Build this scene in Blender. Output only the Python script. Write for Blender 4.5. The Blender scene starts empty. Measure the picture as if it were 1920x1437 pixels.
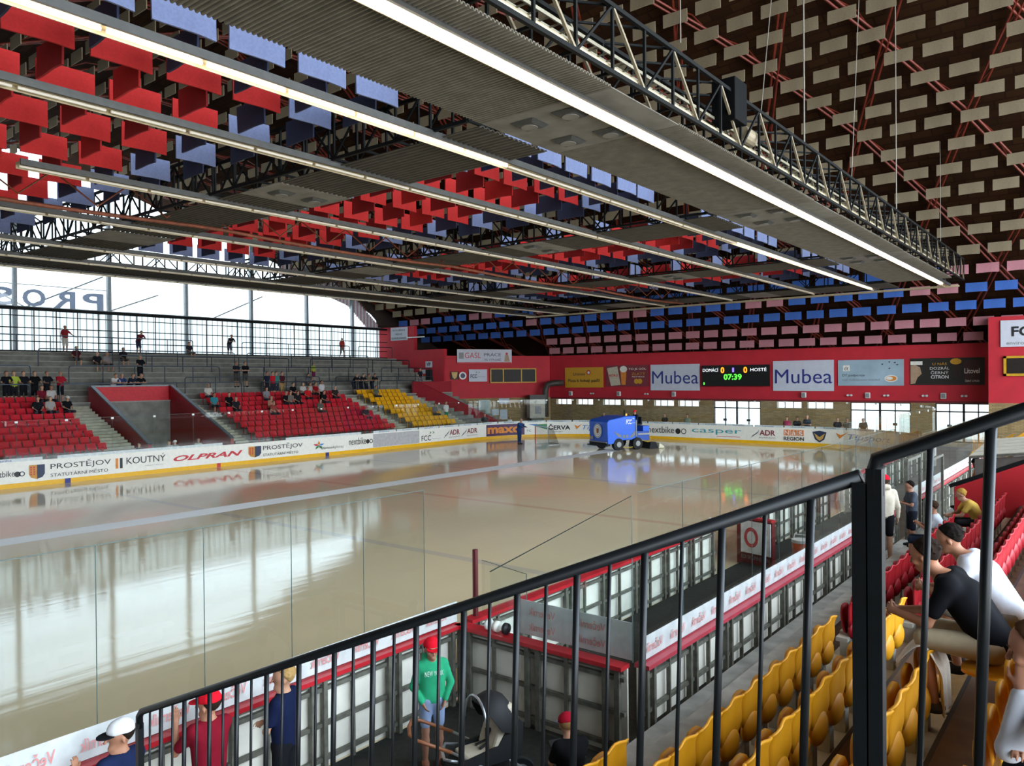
import bpy, bmesh, math, random
import numpy as np
from mathutils import Vector, Matrix
random.seed(7); np.random.seed(7)
SC=bpy.context.scene; COL=SC.collection
# ---------------------------------------------------------------- camera
CAMP=Vector((0,0,4.5)); FPX=1443.0
yaw=math.radians(38.4); pit=math.radians(-.34); rho=.0084
fw=Vector((-math.sin(yaw)*math.cos(pit),math.cos(yaw)*math.cos(pit),math.sin(pit)))
r0=Vector((math.cos(yaw),math.sin(yaw),0)); u0=r0.cross(fw)
RR=r0*math.cos(rho)-u0*math.sin(rho); UU=u0*math.cos(rho)+r0*math.sin(rho)
cam=bpy.data.cameras.new('camera'); cam.sensor_width=36; cam.lens=36*FPX/1920; cam.clip_start=.05; cam.clip_end=600
co=bpy.data.objects.new('camera',cam); COL.objects.link(co)
m=Matrix((RR,UU,-fw)).transposed().to_4x4(); m.translation=CAMP; co.matrix_world=m
SC.camera=co
def proj(x,y,z):
    d=Vector((x,y,z))-CAMP; s=d.dot(fw)
    if s<.1: return (-9999,-9999,s)
    return (960+FPX*d.dot(RR)/s,718.5-FPX*d.dot(UU)/s,s)
# ---------------------------------------------------------------- world, sky and exposure
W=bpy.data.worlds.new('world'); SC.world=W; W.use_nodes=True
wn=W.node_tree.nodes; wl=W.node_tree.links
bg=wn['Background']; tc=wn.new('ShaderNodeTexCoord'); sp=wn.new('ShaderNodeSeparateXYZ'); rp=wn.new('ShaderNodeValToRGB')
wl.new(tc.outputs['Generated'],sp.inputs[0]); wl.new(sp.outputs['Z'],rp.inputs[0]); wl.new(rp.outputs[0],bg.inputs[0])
rp.color_ramp.elements[0].position=0; rp.color_ramp.elements[0].color=(.60,.63,.66,1)
rp.color_ramp.elements[1].position=.25; rp.color_ramp.elements[1].color=(.72,.86,1,1)
# sky strength raised on the unseen +X side, added to brighten the hall
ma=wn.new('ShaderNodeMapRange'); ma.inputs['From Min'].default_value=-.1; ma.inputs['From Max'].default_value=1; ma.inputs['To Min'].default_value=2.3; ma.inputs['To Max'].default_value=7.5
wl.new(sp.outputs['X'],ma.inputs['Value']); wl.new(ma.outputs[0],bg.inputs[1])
SC.view_settings.view_transform='Standard'; SC.view_settings.look='None'; SC.view_settings.gamma=1
SC.view_settings.use_curve_mapping=False; SC.view_settings.exposure=0.72
# ---------------------------------------------------------------- materials
def lin(h):
    h=h.lstrip('#'); c=[int(h[i:i+2],16)/255 for i in (0,2,4)]
    return tuple(x/12.92 if x<=.04045 else ((x+.055)/1.055)**2.4 for x in c)+(1,)
MC={}
def mat(name,hexc,rough=.6,metal=0,noise=.08,scale=6,emit=0,bump=0,trans=0,spec=.5):
    if name in MC: return MC[name]
    M=bpy.data.materials.new(name); M.use_nodes=True; n=M.node_tree.nodes; l=M.node_tree.links
    b=n['Principled BSDF']; c=lin(hexc); b.inputs['Base Color'].default_value=c
    b.inputs['Roughness'].default_value=rough; b.inputs['Metallic'].default_value=metal
    b.inputs['Specular IOR Level'].default_value=spec
    if noise or bump:
        t=n.new('ShaderNodeTexCoord'); nz=n.new('ShaderNodeTexNoise'); nz.inputs['Scale'].default_value=scale; nz.inputs['Detail'].default_value=4
        l.new(t.outputs['Object'],nz.inputs['Vector'])
        if noise:
            r=n.new('ShaderNodeValToRGB'); a=1-noise*2; k=min(1.0,1+noise)
            r.color_ramp.elements[0].color=(c[0]*a,c[1]*a,c[2]*a,1); r.color_ramp.elements[1].color=tuple(min(1,v*(1+noise)) for v in c[:3])+(1,)
            r.color_ramp.elements[0].position=.3; r.color_ramp.elements[1].position=.7
            l.new(nz.outputs['Fac'],r.inputs[0]); l.new(r.outputs[0],b.inputs['Base Color'])
        if bump:
            bu=n.new('ShaderNodeBump'); bu.inputs['Strength'].default_value=bump; bu.inputs['Distance'].default_value=.02
            l.new(nz.outputs['Fac'],bu.inputs['Height']); l.new(bu.outputs[0],b.inputs['Normal'])
    if emit:
        b.inputs['Emission Color'].default_value=c; b.inputs['Emission Strength'].default_value=emit
    MC[name]=M; return M
def glassmat(name,tint=(.96,.98,.975),fr=.10,rough=.02):
    if name in MC: return MC[name]
    M=bpy.data.materials.new(name); M.use_nodes=True; n=M.node_tree.nodes; l=M.node_tree.links
    n.remove(n['Principled BSDF']); o=n['Material Output']
    t=n.new('ShaderNodeBsdfTransparent'); t.inputs[0].default_value=tint+(1,)
    g=n.new('ShaderNodeBsdfGlossy'); g.inputs['Roughness'].default_value=rough
    ge=n.new('ShaderNodeNewGeometry'); dt=n.new('ShaderNodeVectorMath'); dt.operation='DOT_PRODUCT'; l.new(ge.outputs['Incoming'],dt.inputs[0]); l.new(ge.outputs['Normal'],dt.inputs[1])
    def M_(op,a,b=None):
        q=n.new('ShaderNodeMath'); q.operation=op
        for i,v in enumerate((a,b)):
            if v is None: continue
            if isinstance(v,(int,float)): q.inputs[i].default_value=v
            else: l.new(v,q.inputs[i])
        return q.outputs[0]
    c=M_('ABSOLUTE',dt.outputs['Value']); p=M_('POWER',M_('SUBTRACT',1.0,c),5.0); f=M_('ADD',M_('MULTIPLY',p,.9),.05); f=M_('MULTIPLY',f,M_('SUBTRACT',1.0,ge.outputs['Backfacing']))
    x=n.new('ShaderNodeMixShader'); l.new(f,x.inputs[0]); l.new(t.outputs[0],x.inputs[1]); l.new(g.outputs[0],x.inputs[2]); l.new(x.outputs[0],o.inputs[0])
    MC[name]=M; return M
# ---------------------------------------------------------------- mesh helpers
def tag(o,label=None,cat=None,group=None,kind=None):
    if label: o['label']=label
    if cat: o['category']=cat
    if group: o['group']=group
    if kind: o['kind']=kind
    return o
def link(name,data,parent=None):
    o=bpy.data.objects.new(name,data); COL.objects.link(o)
    if parent: o.parent=parent
    return o
def empty(name,loc,label,cat,group=None,rz=0):
    o=link(name,None); o.location=loc; o.rotation_euler=(0,0,rz); o.empty_display_size=.1
    return tag(o,label,cat,group)
class MB:
    def __init__(s): s.v=[]; s.f=[]
    def add(s,v,f):
        n=len(s.v); s.v+= [tuple(p) for p in v]; s.f+=[tuple(i+n for i in q) for q in f]; return s
    def box(s,x0,x1,y0,y1,z0,z1):
        v=[(x,y,z) for z in(z0,z1) for y in(y0,y1) for x in(x0,x1)]
        return s.add(v,[(0,2,3,1),(4,5,7,6),(0,1,5,4),(2,6,7,3),(0,4,6,2),(1,3,7,5)])
    def bar(s,p,q,w,h=None,up=(0,0,1)):
        h=h or w; p=Vector(p);q=Vector(q);d=(q-p).normalized(); u=Vector(up)
        if abs(d.dot(u))>.95: u=Vector((1,0,0))
        a=d.cross(u).normalized(); b=a.cross(d).normalized()
        v=[o+a*(w/2*i)+b*(h/2*j) for o in(p,q) for j in(-1,1) for i in(-1,1)]
        return s.add(v,[(0,2,3,1),(4,5,7,6),(0,1,5,4),(2,6,7,3),(0,4,6,2),(1,3,7,5)])
    def tube(s,pts,r,n=8,cap=True):
        pts=[Vector(p) for p in pts]; R=r if isinstance(r,(list,tuple)) else [r]*len(pts)
        rings=[]; d0=None; a=None
        for i,p in enumerate(pts):
            d=((pts[min(i+1,len(pts)-1)]-p).normalized()+(p-pts[max(i-1,0)]).normalized()).normalized() if 0<i<len(pts)-1 else (pts[1]-pts[0] if i==0 else pts[-1]-pts[-2]).normalized()
            if a is None:
                u=Vector((0,0,1)) if abs(d.z)<.9 else Vector((1,0,0)); a=d.cross(u).normalized()
            else: a=(a-d*a.dot(d)).normalized()
            b=d.cross(a)
            rings.append([p+(a*math.cos(t)+b*math.sin(t))*R[i] for t in [2*math.pi*k/n for k in range(n)]])
        v=[q for r_ in rings for q in r_]; f=[]
        for i in range(len(pts)-1):
            for k in range(n): f.append((i*n+k,i*n+(k+1)%n,(i+1)*n+(k+1)%n,(i+1)*n+k))
        if cap: f.append(tuple(range(n))[::-1]); f.append(tuple((len(pts)-1)*n+k for k in range(n)))
        return s.add(v,f)
    def quad(s,a,b,c,d): return s.add([a,b,c,d],[(0,1,2,3)])
    def poly(s,pts): return s.add(pts,[tuple(range(len(pts)))])
    def prism(s,pts,off):
        n=len(pts); o=Vector(off); v=[Vector(p) for p in pts]+[Vector(p)+o for p in pts]
        return s.add(v,[tuple(range(n))[::-1],tuple(range(n,2*n))]+[(i,(i+1)%n,(i+1)%n+n,i+n) for i in range(n)])
    def cyl(s,c,r,h,ax=2,n=20,r2=None):
        r2=r if r2 is None else r2; v=[]
        for k,(rr,t) in enumerate(((r,-h/2),(r2,h/2))):
            for i in range(n):
                a=2*math.pi*i/n; p=[rr*math.cos(a),rr*math.sin(a)]; p.insert(ax,t)
                if ax==1: p=[rr*math.cos(a),t,-rr*math.sin(a)]
                v.append((c[0]+p[0],c[1]+p[1],c[2]+p[2]))
        f=[(i,(i+1)%n,(i+1)%n+n,i+n) for i in range(n)]+[tuple(range(n))[::-1],tuple(range(n,2*n))]
        return s.add(v,f)
    def mesh(s,name,m=None,smooth=False):
        me=bpy.data.meshes.new(name); me.from_pydata(s.v,[],s.f)
        if m: me.materials.append(m)
        if smooth: me.polygons.foreach_set('use_smooth',[True]*len(me.polygons))
        me.update(); return me
    def build(s,name,m,parent=None,smooth=False,bevel=0):
        o=link(name,s.mesh(name,m,smooth),parent)
        if bevel:
            b=o.modifiers.new('bevel','BEVEL'); b.width=bevel; b.segments=2; b.limit_method='ANGLE'
        return o
def copyobj(o,parent=None,name=None):
    c=o.copy(); COL.objects.link(c); c.parent=parent
    return c
def copytree(o,loc,rz=0,label=None,group=None,mats=None):
    r=copyobj(o); r.location=loc; r.rotation_euler=(0,0,rz)
    if label: r['label']=label
    if group: r['group']=group
    for ch in o.children:
        c=copyobj(ch,r)
        for g in ch.children: copyobj(g,c)
    return r
# text -> mesh data, cached flat outlines
TC={}
def textmesh(st,w,h,bold=0.0,shear=0):
    if any(c in st for c in 'MWÁÍÉÝ'): bold=0
    k=(st,bold,shear)
    if k not in TC:
        c=bpy.data.curves.new('t','FONT'); c.body=st; c.offset=bold; c.shear=shear; c.resolution_u=3; c.fill_mode='FRONT'
        o=bpy.data.objects.new('t',c); COL.objects.link(o)
        dg=bpy.context.evaluated_depsgraph_get(); me=bpy.data.meshes.new_from_object(o.evaluated_get(dg))
        TC[k]=([tuple(v.co) for v in me.vertices],[tuple(p.vertices) for p in me.polygons])
        bpy.data.objects.remove(o); bpy.data.meshes.remove(me)
    V,F=TC[k]; V=np.array(V); a=V.min(0); b=V.max(0)
    s=np.array([w/(b[0]-a[0]),h/(b[1]-a[1]),1]); return (V-a)*s,F
def text(st,org,u,w,h,m,parent,bold=0,shear=0,name='lettering',up=(0,0,1),fmap=None,nrm=None,off=.012):
    V,F=textmesh(st,w,h,bold,shear)
    if fmap: P=[fmap(v[0],v[1]) for v in V]
    else:
        u=Vector(u).normalized(); up=Vector(up); o=Vector(org)+(Vector(nrm)*off if nrm else Vector((0,0,0)))
        P=[o+u*v[0]+up*v[1] for v in V]
    b=MB(); b.v=[tuple(p) for p in P]; b.f=list(F)
    return b.build(name,m,parent)
# colours
cream=mat('board_white','#ece8dc',.45,noise=.03); yel=mat('kick_yellow','#e8b110',.4,noise=.03)
redw=mat('red_wall_paint','#c02230',.7,noise=.06,scale=1.2,bump=.1)
redl=mat('red_ledge','#b8222c',.35); steel=mat('galvanised_steel','#67655a',.6,.1,noise=.2,scale=9)
black=mat('black_print','#1d1d1f',.5); concr=mat('concrete','#8f8c82',.85,noise=.18,scale=2.5,bump=.2)
dark=mat('black_steel','#121413',.6,.0,noise=.15,spec=.15); white=mat('white_paint','#e6e6e2',.5)
navy=mat('navy_print','#2b3580',.5); redp=mat('red_print','#c8323a',.5); greenp=mat('green_print','#2e7d46',.5)
orange=mat('orange_print','#e0872a',.5); bluep=mat('blue_print','#3a7fc4',.5); greyp=mat('grey_print','#8a8a8a',.5)
rubber=mat('rubber_floor','#24251f',.9,noise=.25,scale=12,bump=.3)
glass=glassmat('clear_glass'); 
# ================================================================ SETTING
def st(o): o['kind']='structure'; return o
f=MB(); f.box(-58,14,-30,62,-.3,-.03); st(f.build('floor',mat('hall_floor','#6f6c64',.8,noise=.15,scale=.8)))
# --- ice: rounded rectangle
def boardpt(s):
    R=8.5; a=51.5; c=R*math.pi/2; e=29.7-2*R
    if s<a: return (-37,-9.4+s),(0,1)
    s-=a
    if s<c: t=s/R; return (-37+R-R*math.cos(t),42.1+R*math.sin(t)),(math.sin(t),math.cos(t))
    s-=c
    if s<e: return (-28.5+s,50.6),(1,0)
    s-=e
    if s<c: t=s/R; return (-15.8+R*math.sin(t),42.1+R*math.cos(t)),(math.cos(t),-math.sin(t))
    s-=c
    return (-7.3,42.1-s),(0,-1)
STOT=51.5*2+8.5*math.pi+12.7
pts=[boardpt(i*STOT/240)[0] for i in range(241)]
ice=MB(); ice.prism([(x,y,-.025) for x,y in pts][::-1],(0,0,.025))
M=bpy.data.materials.new('ice'); M.use_nodes=True; n=M.node_tree.nodes; l=M.node_tree.links; b=n['Principled BSDF']
tc=n.new('ShaderNodeTexCoord'); sep=n.new('ShaderNodeSeparateXYZ'); l.new(tc.outputs['Object'],sep.inputs[0])
def cmp(sock,c,e):
    q=n.new('ShaderNodeMath'); q.operation='COMPARE'; l.new(sock,q.inputs[0]); q.inputs[1].default_value=c; q.inputs[2].default_value=e; return q.outputs[0]
def mixc(fac,a,bc,k=1.0):
    q=n.new('ShaderNodeMix'); q.data_type='RGBA'
    mm=n.new('ShaderNodeMath'); mm.operation='MULTIPLY'; l.new(fac,mm.inputs[0]); mm.inputs[1].default_value=k; l.new(mm.outputs[0],q.inputs[0])
    if isinstance(a,tuple): q.inputs[6].default_value=a
    else: l.new(a,q.inputs[6])
    q.inputs[7].default_value=bc; return q.outputs[2]
nz=n.new('ShaderNodeTexNoise'); nz.inputs['Scale'].default_value=.35; nz.inputs['Detail'].default_value=6; l.new(tc.outputs['Object'],nz.inputs[0])
base=mixc(nz.outputs['Fac'],lin('#e8d4ae'),lin('#d9c49e'))
base=mixc(cmp(sep.outputs['Y'],21.5,.16),base,lin('#c4685c'),.28)
for y in(14.3,28.8): base=mixc(cmp(sep.outputs['Y'],y,.16),base,lin('#6d7fa8'),.22)
base=mixc(cmp(sep.outputs['Y'],46.6,.04),base,lin('#c4685c'),.4)
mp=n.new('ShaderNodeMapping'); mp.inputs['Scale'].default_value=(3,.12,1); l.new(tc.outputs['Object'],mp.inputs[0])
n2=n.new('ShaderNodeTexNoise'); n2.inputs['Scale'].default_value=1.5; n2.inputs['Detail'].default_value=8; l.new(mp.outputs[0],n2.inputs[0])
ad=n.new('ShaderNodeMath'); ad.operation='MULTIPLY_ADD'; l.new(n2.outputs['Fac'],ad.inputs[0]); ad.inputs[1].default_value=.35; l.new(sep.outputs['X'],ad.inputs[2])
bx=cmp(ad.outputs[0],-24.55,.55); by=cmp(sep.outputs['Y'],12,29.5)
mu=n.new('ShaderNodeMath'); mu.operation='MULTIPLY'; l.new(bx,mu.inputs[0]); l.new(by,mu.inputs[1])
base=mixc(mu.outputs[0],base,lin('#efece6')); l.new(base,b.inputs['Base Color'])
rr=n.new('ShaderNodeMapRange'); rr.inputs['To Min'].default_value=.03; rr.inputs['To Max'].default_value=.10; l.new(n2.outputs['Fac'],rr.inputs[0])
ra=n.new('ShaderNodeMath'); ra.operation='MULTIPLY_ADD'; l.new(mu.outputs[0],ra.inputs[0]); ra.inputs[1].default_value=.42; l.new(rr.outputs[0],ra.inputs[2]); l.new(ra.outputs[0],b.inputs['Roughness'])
b.inputs['IOR'].default_value=1.42
bu=n.new('ShaderNodeBump'); bu.inputs['Strength'].default_value=.22; bu.inputs['Distance'].default_value=.01; l.new(n2.outputs['Fac'],bu.inputs['Height']); l.new(bu.outputs[0],b.inputs['Normal'])
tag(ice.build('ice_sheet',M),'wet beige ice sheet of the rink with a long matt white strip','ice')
# --- end wall (Y=58): red band above, brick below with openings
def brick():
    M=bpy.data.materials.new('tan_brick'); M.use_nodes=True; n=M.node_tree.nodes; l=M.node_tree.links; b=n['Principled BSDF']
    t=n.new('ShaderNodeTexCoord'); mp=n.new('ShaderNodeMapping'); mp.inputs['Rotation'].default_value=(math.pi/2,0,0); l.new(t.outputs['Object'],mp.inputs[0])
    k=n.new('ShaderNodeTexBrick'); k.inputs['Scale'].default_value=2.2; k.inputs['Color1'].default_value=lin('#8a744e'); k.inputs['Color2'].default_value=lin('#a58a5c'); k.inputs['Mortar'].default_value=lin('#66573e'); k.inputs['Mortar Size'].default_value=.012; k.inputs['Row Height'].default_value=.18; k.inputs['Brick Width'].default_value=.7
    l.new(mp.outputs[0],k.inputs[0]); l.new(k.outputs[0],b.inputs['Base Color']); b.inputs['Roughness'].default_value=.85; return M
brk=brick()
w=MB(); w.box(-41.6,-6.4,58,58.4,2.75,6.55); st(w.build('wall_back',redw))
wins=[(-40.8,-39.1,3),(-38.6,-36.8,3),(-35.8,-34,3),(-33.65,-31.85,3),(-30.8,-28.95,3),(-28.6,-26.75,3),(-20.45,-18.6,3),(-18.2,-16.35,3)]
doors=[(-25.5,-21.7),(-15.2,-11.3),(-9.8,-6.5)]
w=MB(); xs=sorted([(a,b,2.08) for a,b,_ in wins]+[(a,b,0) for a,b in doors]); x=-46.7
for a,b_,z in xs:
    w.box(x,a,58,58.4,-.03,2.75)
    if z: w.box(a,b_,58,58.4,-.03,z)
    w.box(a,b_,58,58.4,2.6,2.75); x=b_
w.box(x,-6.4,58,58.4,-.03,2.75); w.box(-6.4,4,55,55.4,-.03,2.75); w.box(-6.4,-6.1,55.4,58,-.03,2.75)
st(w.build('wall_back.001',brk))
w=MB(); w.box(-41.6,-6.4,57.98,58,2.62,2.75); st(w.build('trim_1',mat('dark_red_trim','#7a1620',.6)))
frm=mat('window_frame','#d9dbd8',.5); dfr=mat('door_frame','#3a3f44',.4,.4)
for i,(a,b_,k) in enumerate(wins):
    t=MB(); d=(b_-a)/3
    for z in(2.08,2.56): t.box(a,b_,58.05,58.12,z,z+.06)
    for j in range(4): t.box(a+d*j-.04,a+d*j+.04,58.05,58.12,2.08,2.62)
    fo=st(t.build('window_%d'%(i+1),frm)); g=MB(); g.box(a,b_,58.08,58.09,2.1,2.6); g.build('pane',glass,fo)
for i,(a,b_) in enumerate(doors):
    t=MB(); h=2.6
    for z,th in((0,.1),(2.0,.09),(2.54,.08)): t.box(a,b_,58.05,58.15,z,z+th)
    for j in range(5): x=a+(b_-a)*j/4; wd=.07 if j%2==0 else .035; t.box(x-wd,x+wd,58.05,58.15,0,h)
    fo=st(t.build('door_%d'%(i+1),dfr)); g=MB(); g.box(a,b_,58.09,58.1,.1,2.55); g.build('pane',glass,fo)
    for j in(1,3):
        x=a+(b_-a)*j/4; hd=MB(); hd.box(x-.14,x+.14,57.98,58.04,1.02,1.2); hd.build('door_handle',dfr,fo)
# outside behind the doors
o=MB(); o.box(-60,20,58.4,90,-.35,-.05); st(o.build('floor.001',mat('forecourt','#b9b7ae',.9)))
# near-right red block, left red block
w=MB(); w.box(-6.4,4,55,58.4,2.75,8.0); st(w.build('wall_right',redw))
w=MB(); w.prism([(-46.7,49.5,0),(-41.5,58,0),(-41.5,58.4,0),(-60,58.4,0),(-60,49.5,0)],(0,0,6.55)); w.v=[(x,y,z) for x,y,z in w.v]
lw=st(w.build('wall_left',redw))
w=MB(); w.box(-55.2,-50.4,49.3,49.7,0,9.35); w.box(-50.4,-46.7,49.3,49.7,0,7.15); st(w.build('wall_left.001',redw))
# brick lower storey of the left block
d=Vector((5.2,8.5,0)).normalized(); nn=Vector((d.y,-d.x,0))
A=Vector((-46.7,49.5,0))+nn*.05; B=Vector((-41.5,58,0))+nn*.05
w=MB(); w.prism([A+Vector((0,0,-.03)),B+Vector((0,0,-.03)),B+Vector((0,0,2.75)),A+Vector((0,0,2.75))],nn*.05); st(w.build('wall_left.002',brk))
# dark gable behind the end wall
drk=mat('dark_plywood','#2b211a',.9,noise=.2,scale=.7)
w=MB(); w.box(-60,14,59.8,60.2,2.7,9.6); st(w.build('wall_back.002',drk))
w=MB(); w.box(-55.6,-55.4,49.4,60,0,14); w.prism([(-54.75,43.8,14.2),(-54.75,49.3,9.5),(-54.75,49.3,14.2)],(-.06,0,0)); st(w.build('wall_left.003',drk))
w=MB(); w.box(-60,14,-19.4,-19,-.3,8.5); st(w.build('wall_front',drk))
# --- roof
PD=[0,6.4,13.4,20.4,28.4,36.4,39.4]; PZ=[23.3,22.2,20,17.2,12.9,8.0,6.5]
QD=[0,24.7,28.9,31.9,34.9,36.4,39.4]; QZ=[20.4,13.2,11.6,10.1,8.7,8.0,6.5]
def roofz(X,Y):
    d=abs(Y-20.6); w=min(max((X+55)/45,0),1)
    return float(np.interp(d,PD,PZ)*w+np.interp(d,QD,QZ)*(1-w))
M=bpy.data.materials.new('roof_boarding'); M.use_nodes=True; n=M.node_tree.nodes; l=M.node_tree.links; b=n['Principled BSDF']; b.inputs['Roughness'].default_value=.95; b.inputs['Specular IOR Level'].default_value=.05
t=n.new('ShaderNodeTexCoord'); k=n.new('ShaderNodeTexBrick'); k.inputs['Scale'].default_value=.55; k.inputs['Mortar Size'].default_value=.02
k.inputs['Color1'].default_value=lin('#33220f'); k.inputs['Color2'].default_value=lin('#20140c'); k.inputs['Mortar'].default_value=lin('#170f0b'); l.new(t.outputs['Object'],k.inputs[0])
nz=n.new('ShaderNodeTexNoise'); nz.inputs['Scale'].default_value=1.3; nz.inputs['Detail'].default_value=6; l.new(t.outputs['Object'],nz.inputs[0])
mx=n.new('ShaderNodeMix'); mx.data_type='RGBA'; l.new(nz.outputs['Fac'],mx.inputs[0]); l.new(k.outputs[0],mx.inputs[6]); mx.inputs[7].default_value=lin('#2a170c'); l.new(mx.outputs[2],b.inputs['Base Color'])
r=MB(); xs=list(np.linspace(-58,14,28)); ys=list(np.linspace(-19,60.2,60)); v=[(x,y,roofz(x,y)) for y in ys for x in xs]; nx=len(xs)
r.add(v,[(j*nx+i,j*nx+i+1,(j+1)*nx+i+1,(j+1)*nx+i) for j in range(len(ys)-1) for i in range(nx-1)])
ro=r.build('ceiling',M); so=ro.modifiers.new('solid','SOLIDIFY'); so.thickness=.25; so.offset=1; st(ro)
# red lattice girders below the roof: every diagonal is a thing of its own
rst=mat('red_roof_steel','#6e2412',.5,.2,noise=.15)
def girder(x0,sg):
    P=[]; Y=59
    while Y>6:
        X=x0+sg*.45*(59-Y)
        if -56<X<6: P.append((X,Y))
        Y-=2.9
    if len(P)<3: return
    t=empty('roof_girder',(P[0][0],P[0][1],roofz(*P[0])-.6),'red lattice girder running %s under the dark roof'%('up to the left' if sg<0 else 'up to the right'),'girder','red roof girders leaning %s'%('left' if sg<0 else 'right'))
    o=Vector(t.location); px=.14
    for dx,dz in((-px,-.45),(px,-.45)):
        tb=MB(); tb.tube([Vector((x+dx,y,roofz(x,y)+dz))-o for x,y in P],.055,6); tb.build('chord',rst,t)
    tb=MB()
    for i in range(len(P)-1):
        (xa,ya),(xb,yb)=P[i],P[i+1]; xm,ym=(xa+xb)/2,(ya+yb)/2
        for p,q in(((xa-px,ya,-.45),(xm,ym,-.08)),((xm,ym,-.08),(xb+px,yb,-.45))):
            tb.tube([Vector((p[0],p[1],roofz(p[0],p[1])+p[2]))-o,Vector((q[0],q[1],roofz(q[0],q[1])+q[2]))-o],.03,5)
    tb.build('bracing',rst,t)
for k in range(-5,7): girder(-27.8+4.75*k,1)
for k in range(-10,5): girder(-2.3+4.75*k,-1)
# ================================================================ FAR FACADE
MY=[-3.6,2,7.6,13.2,18.7,24.5,30.1,35.6,41,46,49.4]
mul=mat('mullion_grey','#8d979c',.5,.3)
M=bpy.data.materials.new('polycarbonate'); M.use_nodes=True; n=M.node_tree.nodes; l=M.node_tree.links; n.remove(n['Principled BSDF'])
t=n.new('ShaderNodeTexCoord'); wv=n.new('ShaderNodeTexWave'); wv.bands_direction='Y'; wv.inputs['Scale'].default_value=.75; l.new(t.outputs['Object'],wv.inputs[0])
cr=n.new('ShaderNodeValToRGB'); cr.color_ramp.elements[0].color=(.40,.43,.43,1); cr.color_ramp.elements[0].position=.02; cr.color_ramp.elements[1].color=(.72,.76,.75,1); cr.color_ramp.elements[1].position=.14; l.new(wv.outputs['Fac'],cr.inputs[0])
tr=n.new('ShaderNodeBsdfTransparent'); l.new(cr.outputs[0],tr.inputs[0]); tl=n.new('ShaderNodeBsdfTranslucent'); l.new(cr.outputs[0],tl.inputs[0]); ms=n.new('ShaderNodeMixShader'); ms.inputs[0].default_value=.5
l.new(tr.outputs[0],ms.inputs[1]); l.new(tl.outputs[0],ms.inputs[2]); l.new(ms.outputs[0],n['Material Output'].inputs[0]); poly=M
rib_pink=mat('ribbed_cladding_pink','#b9909a',.7); rib_white=mat('ribbed_cladding_white','#d8d4d8',.7)
def Q(y): return roofz(-55,y)
nw=len(wins)
for i in range(len(MY)-1):
    a,b_=MY[i],MY[i+1]; fr=MB(); fr.bar((-55,a,6.4),(-55,a,Q(a)),.22,.3)
    for z in(6.4,9.3,12.4,15.6,18.6):
        zz=min(Q(a),Q(b_)); 
        if z<zz-.3: fr.bar((-55,a,z),(-55,b_,z),.12,.12 if z!=9.3 else .2)
    fo=st(fr.build('window_%d'%(nw+i+1),mul))
    g=MB(); k=6; ys=[a+(b_-a)*j/k for j in range(k+1)]
    g.prism([(-55.05,a,9.3),(-55.05,b_,9.3)]+[(-55.05,y,max(9.3,Q(y))) for y in ys[::-1]],(.01,0,0)); g.build('pane',glass,fo)
    g=MB(); g.box(-55.06,-55.04,a,b_,6.4,9.25); g.build('translucent_panel',poly,fo)
# pink and white ribbed cladding along the sloping roof edge, outside the glass
cl=MB(); cl2=MB(); y=38.5; j=0
while y<49.3:
    z1=min(Q(y)-.35,14.3-(y-43.8)*.86); z0=max(9.2,z1-1.5)
    (cl if j%2 else cl2).box(-55.3,-55.2,y,y+.2,z0,z1); y+=.2; j+=1
tw=empty('ribbed_cladding',(0,0,0),'pink and white striped ribbed cladding along the sloping edge of the big window','cladding')
cl.build('pink_rib',rib_pink,tw); cl2.build('white_rib',rib_white,tw)
# letters on the outside, mirrored from here
lt=empty('outdoor_sign',(0,0,0),'large mirrored sign letters outside the big glass wall','sign')
blur=mat('sign_letters','#a8aeb8',.6)
_n=blur.node_tree.nodes; _l=blur.node_tree.links; _t=_n.new('ShaderNodeBsdfTranslucent'); _t.inputs[0].default_value=lin('#a9b0bf'); _m=_n.new('ShaderNodeMixShader'); _m.inputs[0].default_value=.6
_l.new(_n['Principled BSDF'].outputs[0],_m.inputs[1]); _l.new(_t.outputs[0],_m.inputs[2]); _l.new(_m.outputs[0],_n['Material Output'].inputs[0])
rail_=MB(); rail_.bar((-56,5,9.3),(-56,25,9.3),.08); rail_.bar((-56,5,10.9),(-56,25,10.9),.05); rail_.build('mounting_rail',mul,lt)
for ch,y in zip('PROSTĚJOV',[24.6-1.85*k for k in range(9)]):
    o_=text(ch,(-56.2,y,9.5),(0,-1,0),1.35,1.15 if ch!='Ě' else 1.35,blur,lt,bold=.02,name='letter')
    so=o_.modifiers.new('s','SOLIDIFY'); so.thickness=.15
# diagonal braces outside
br=empty('outdoor_bracing',(0,0,0),'diagonal steel bracing seen through the big glass wall','bracing')
for (p,q) in (((-57,12,14),(-57,20,9.5)),((-57,20,9.5),(-57,25,12)),((-57,24,9),(-57,29,11)),((-57,8,6.4),(-57,15,9)),((-57,33,9.3),(-57,38,11.6))):
    t=MB(); t.tube([p,q],.05,6); t.build('brace',mul,br)
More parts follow.
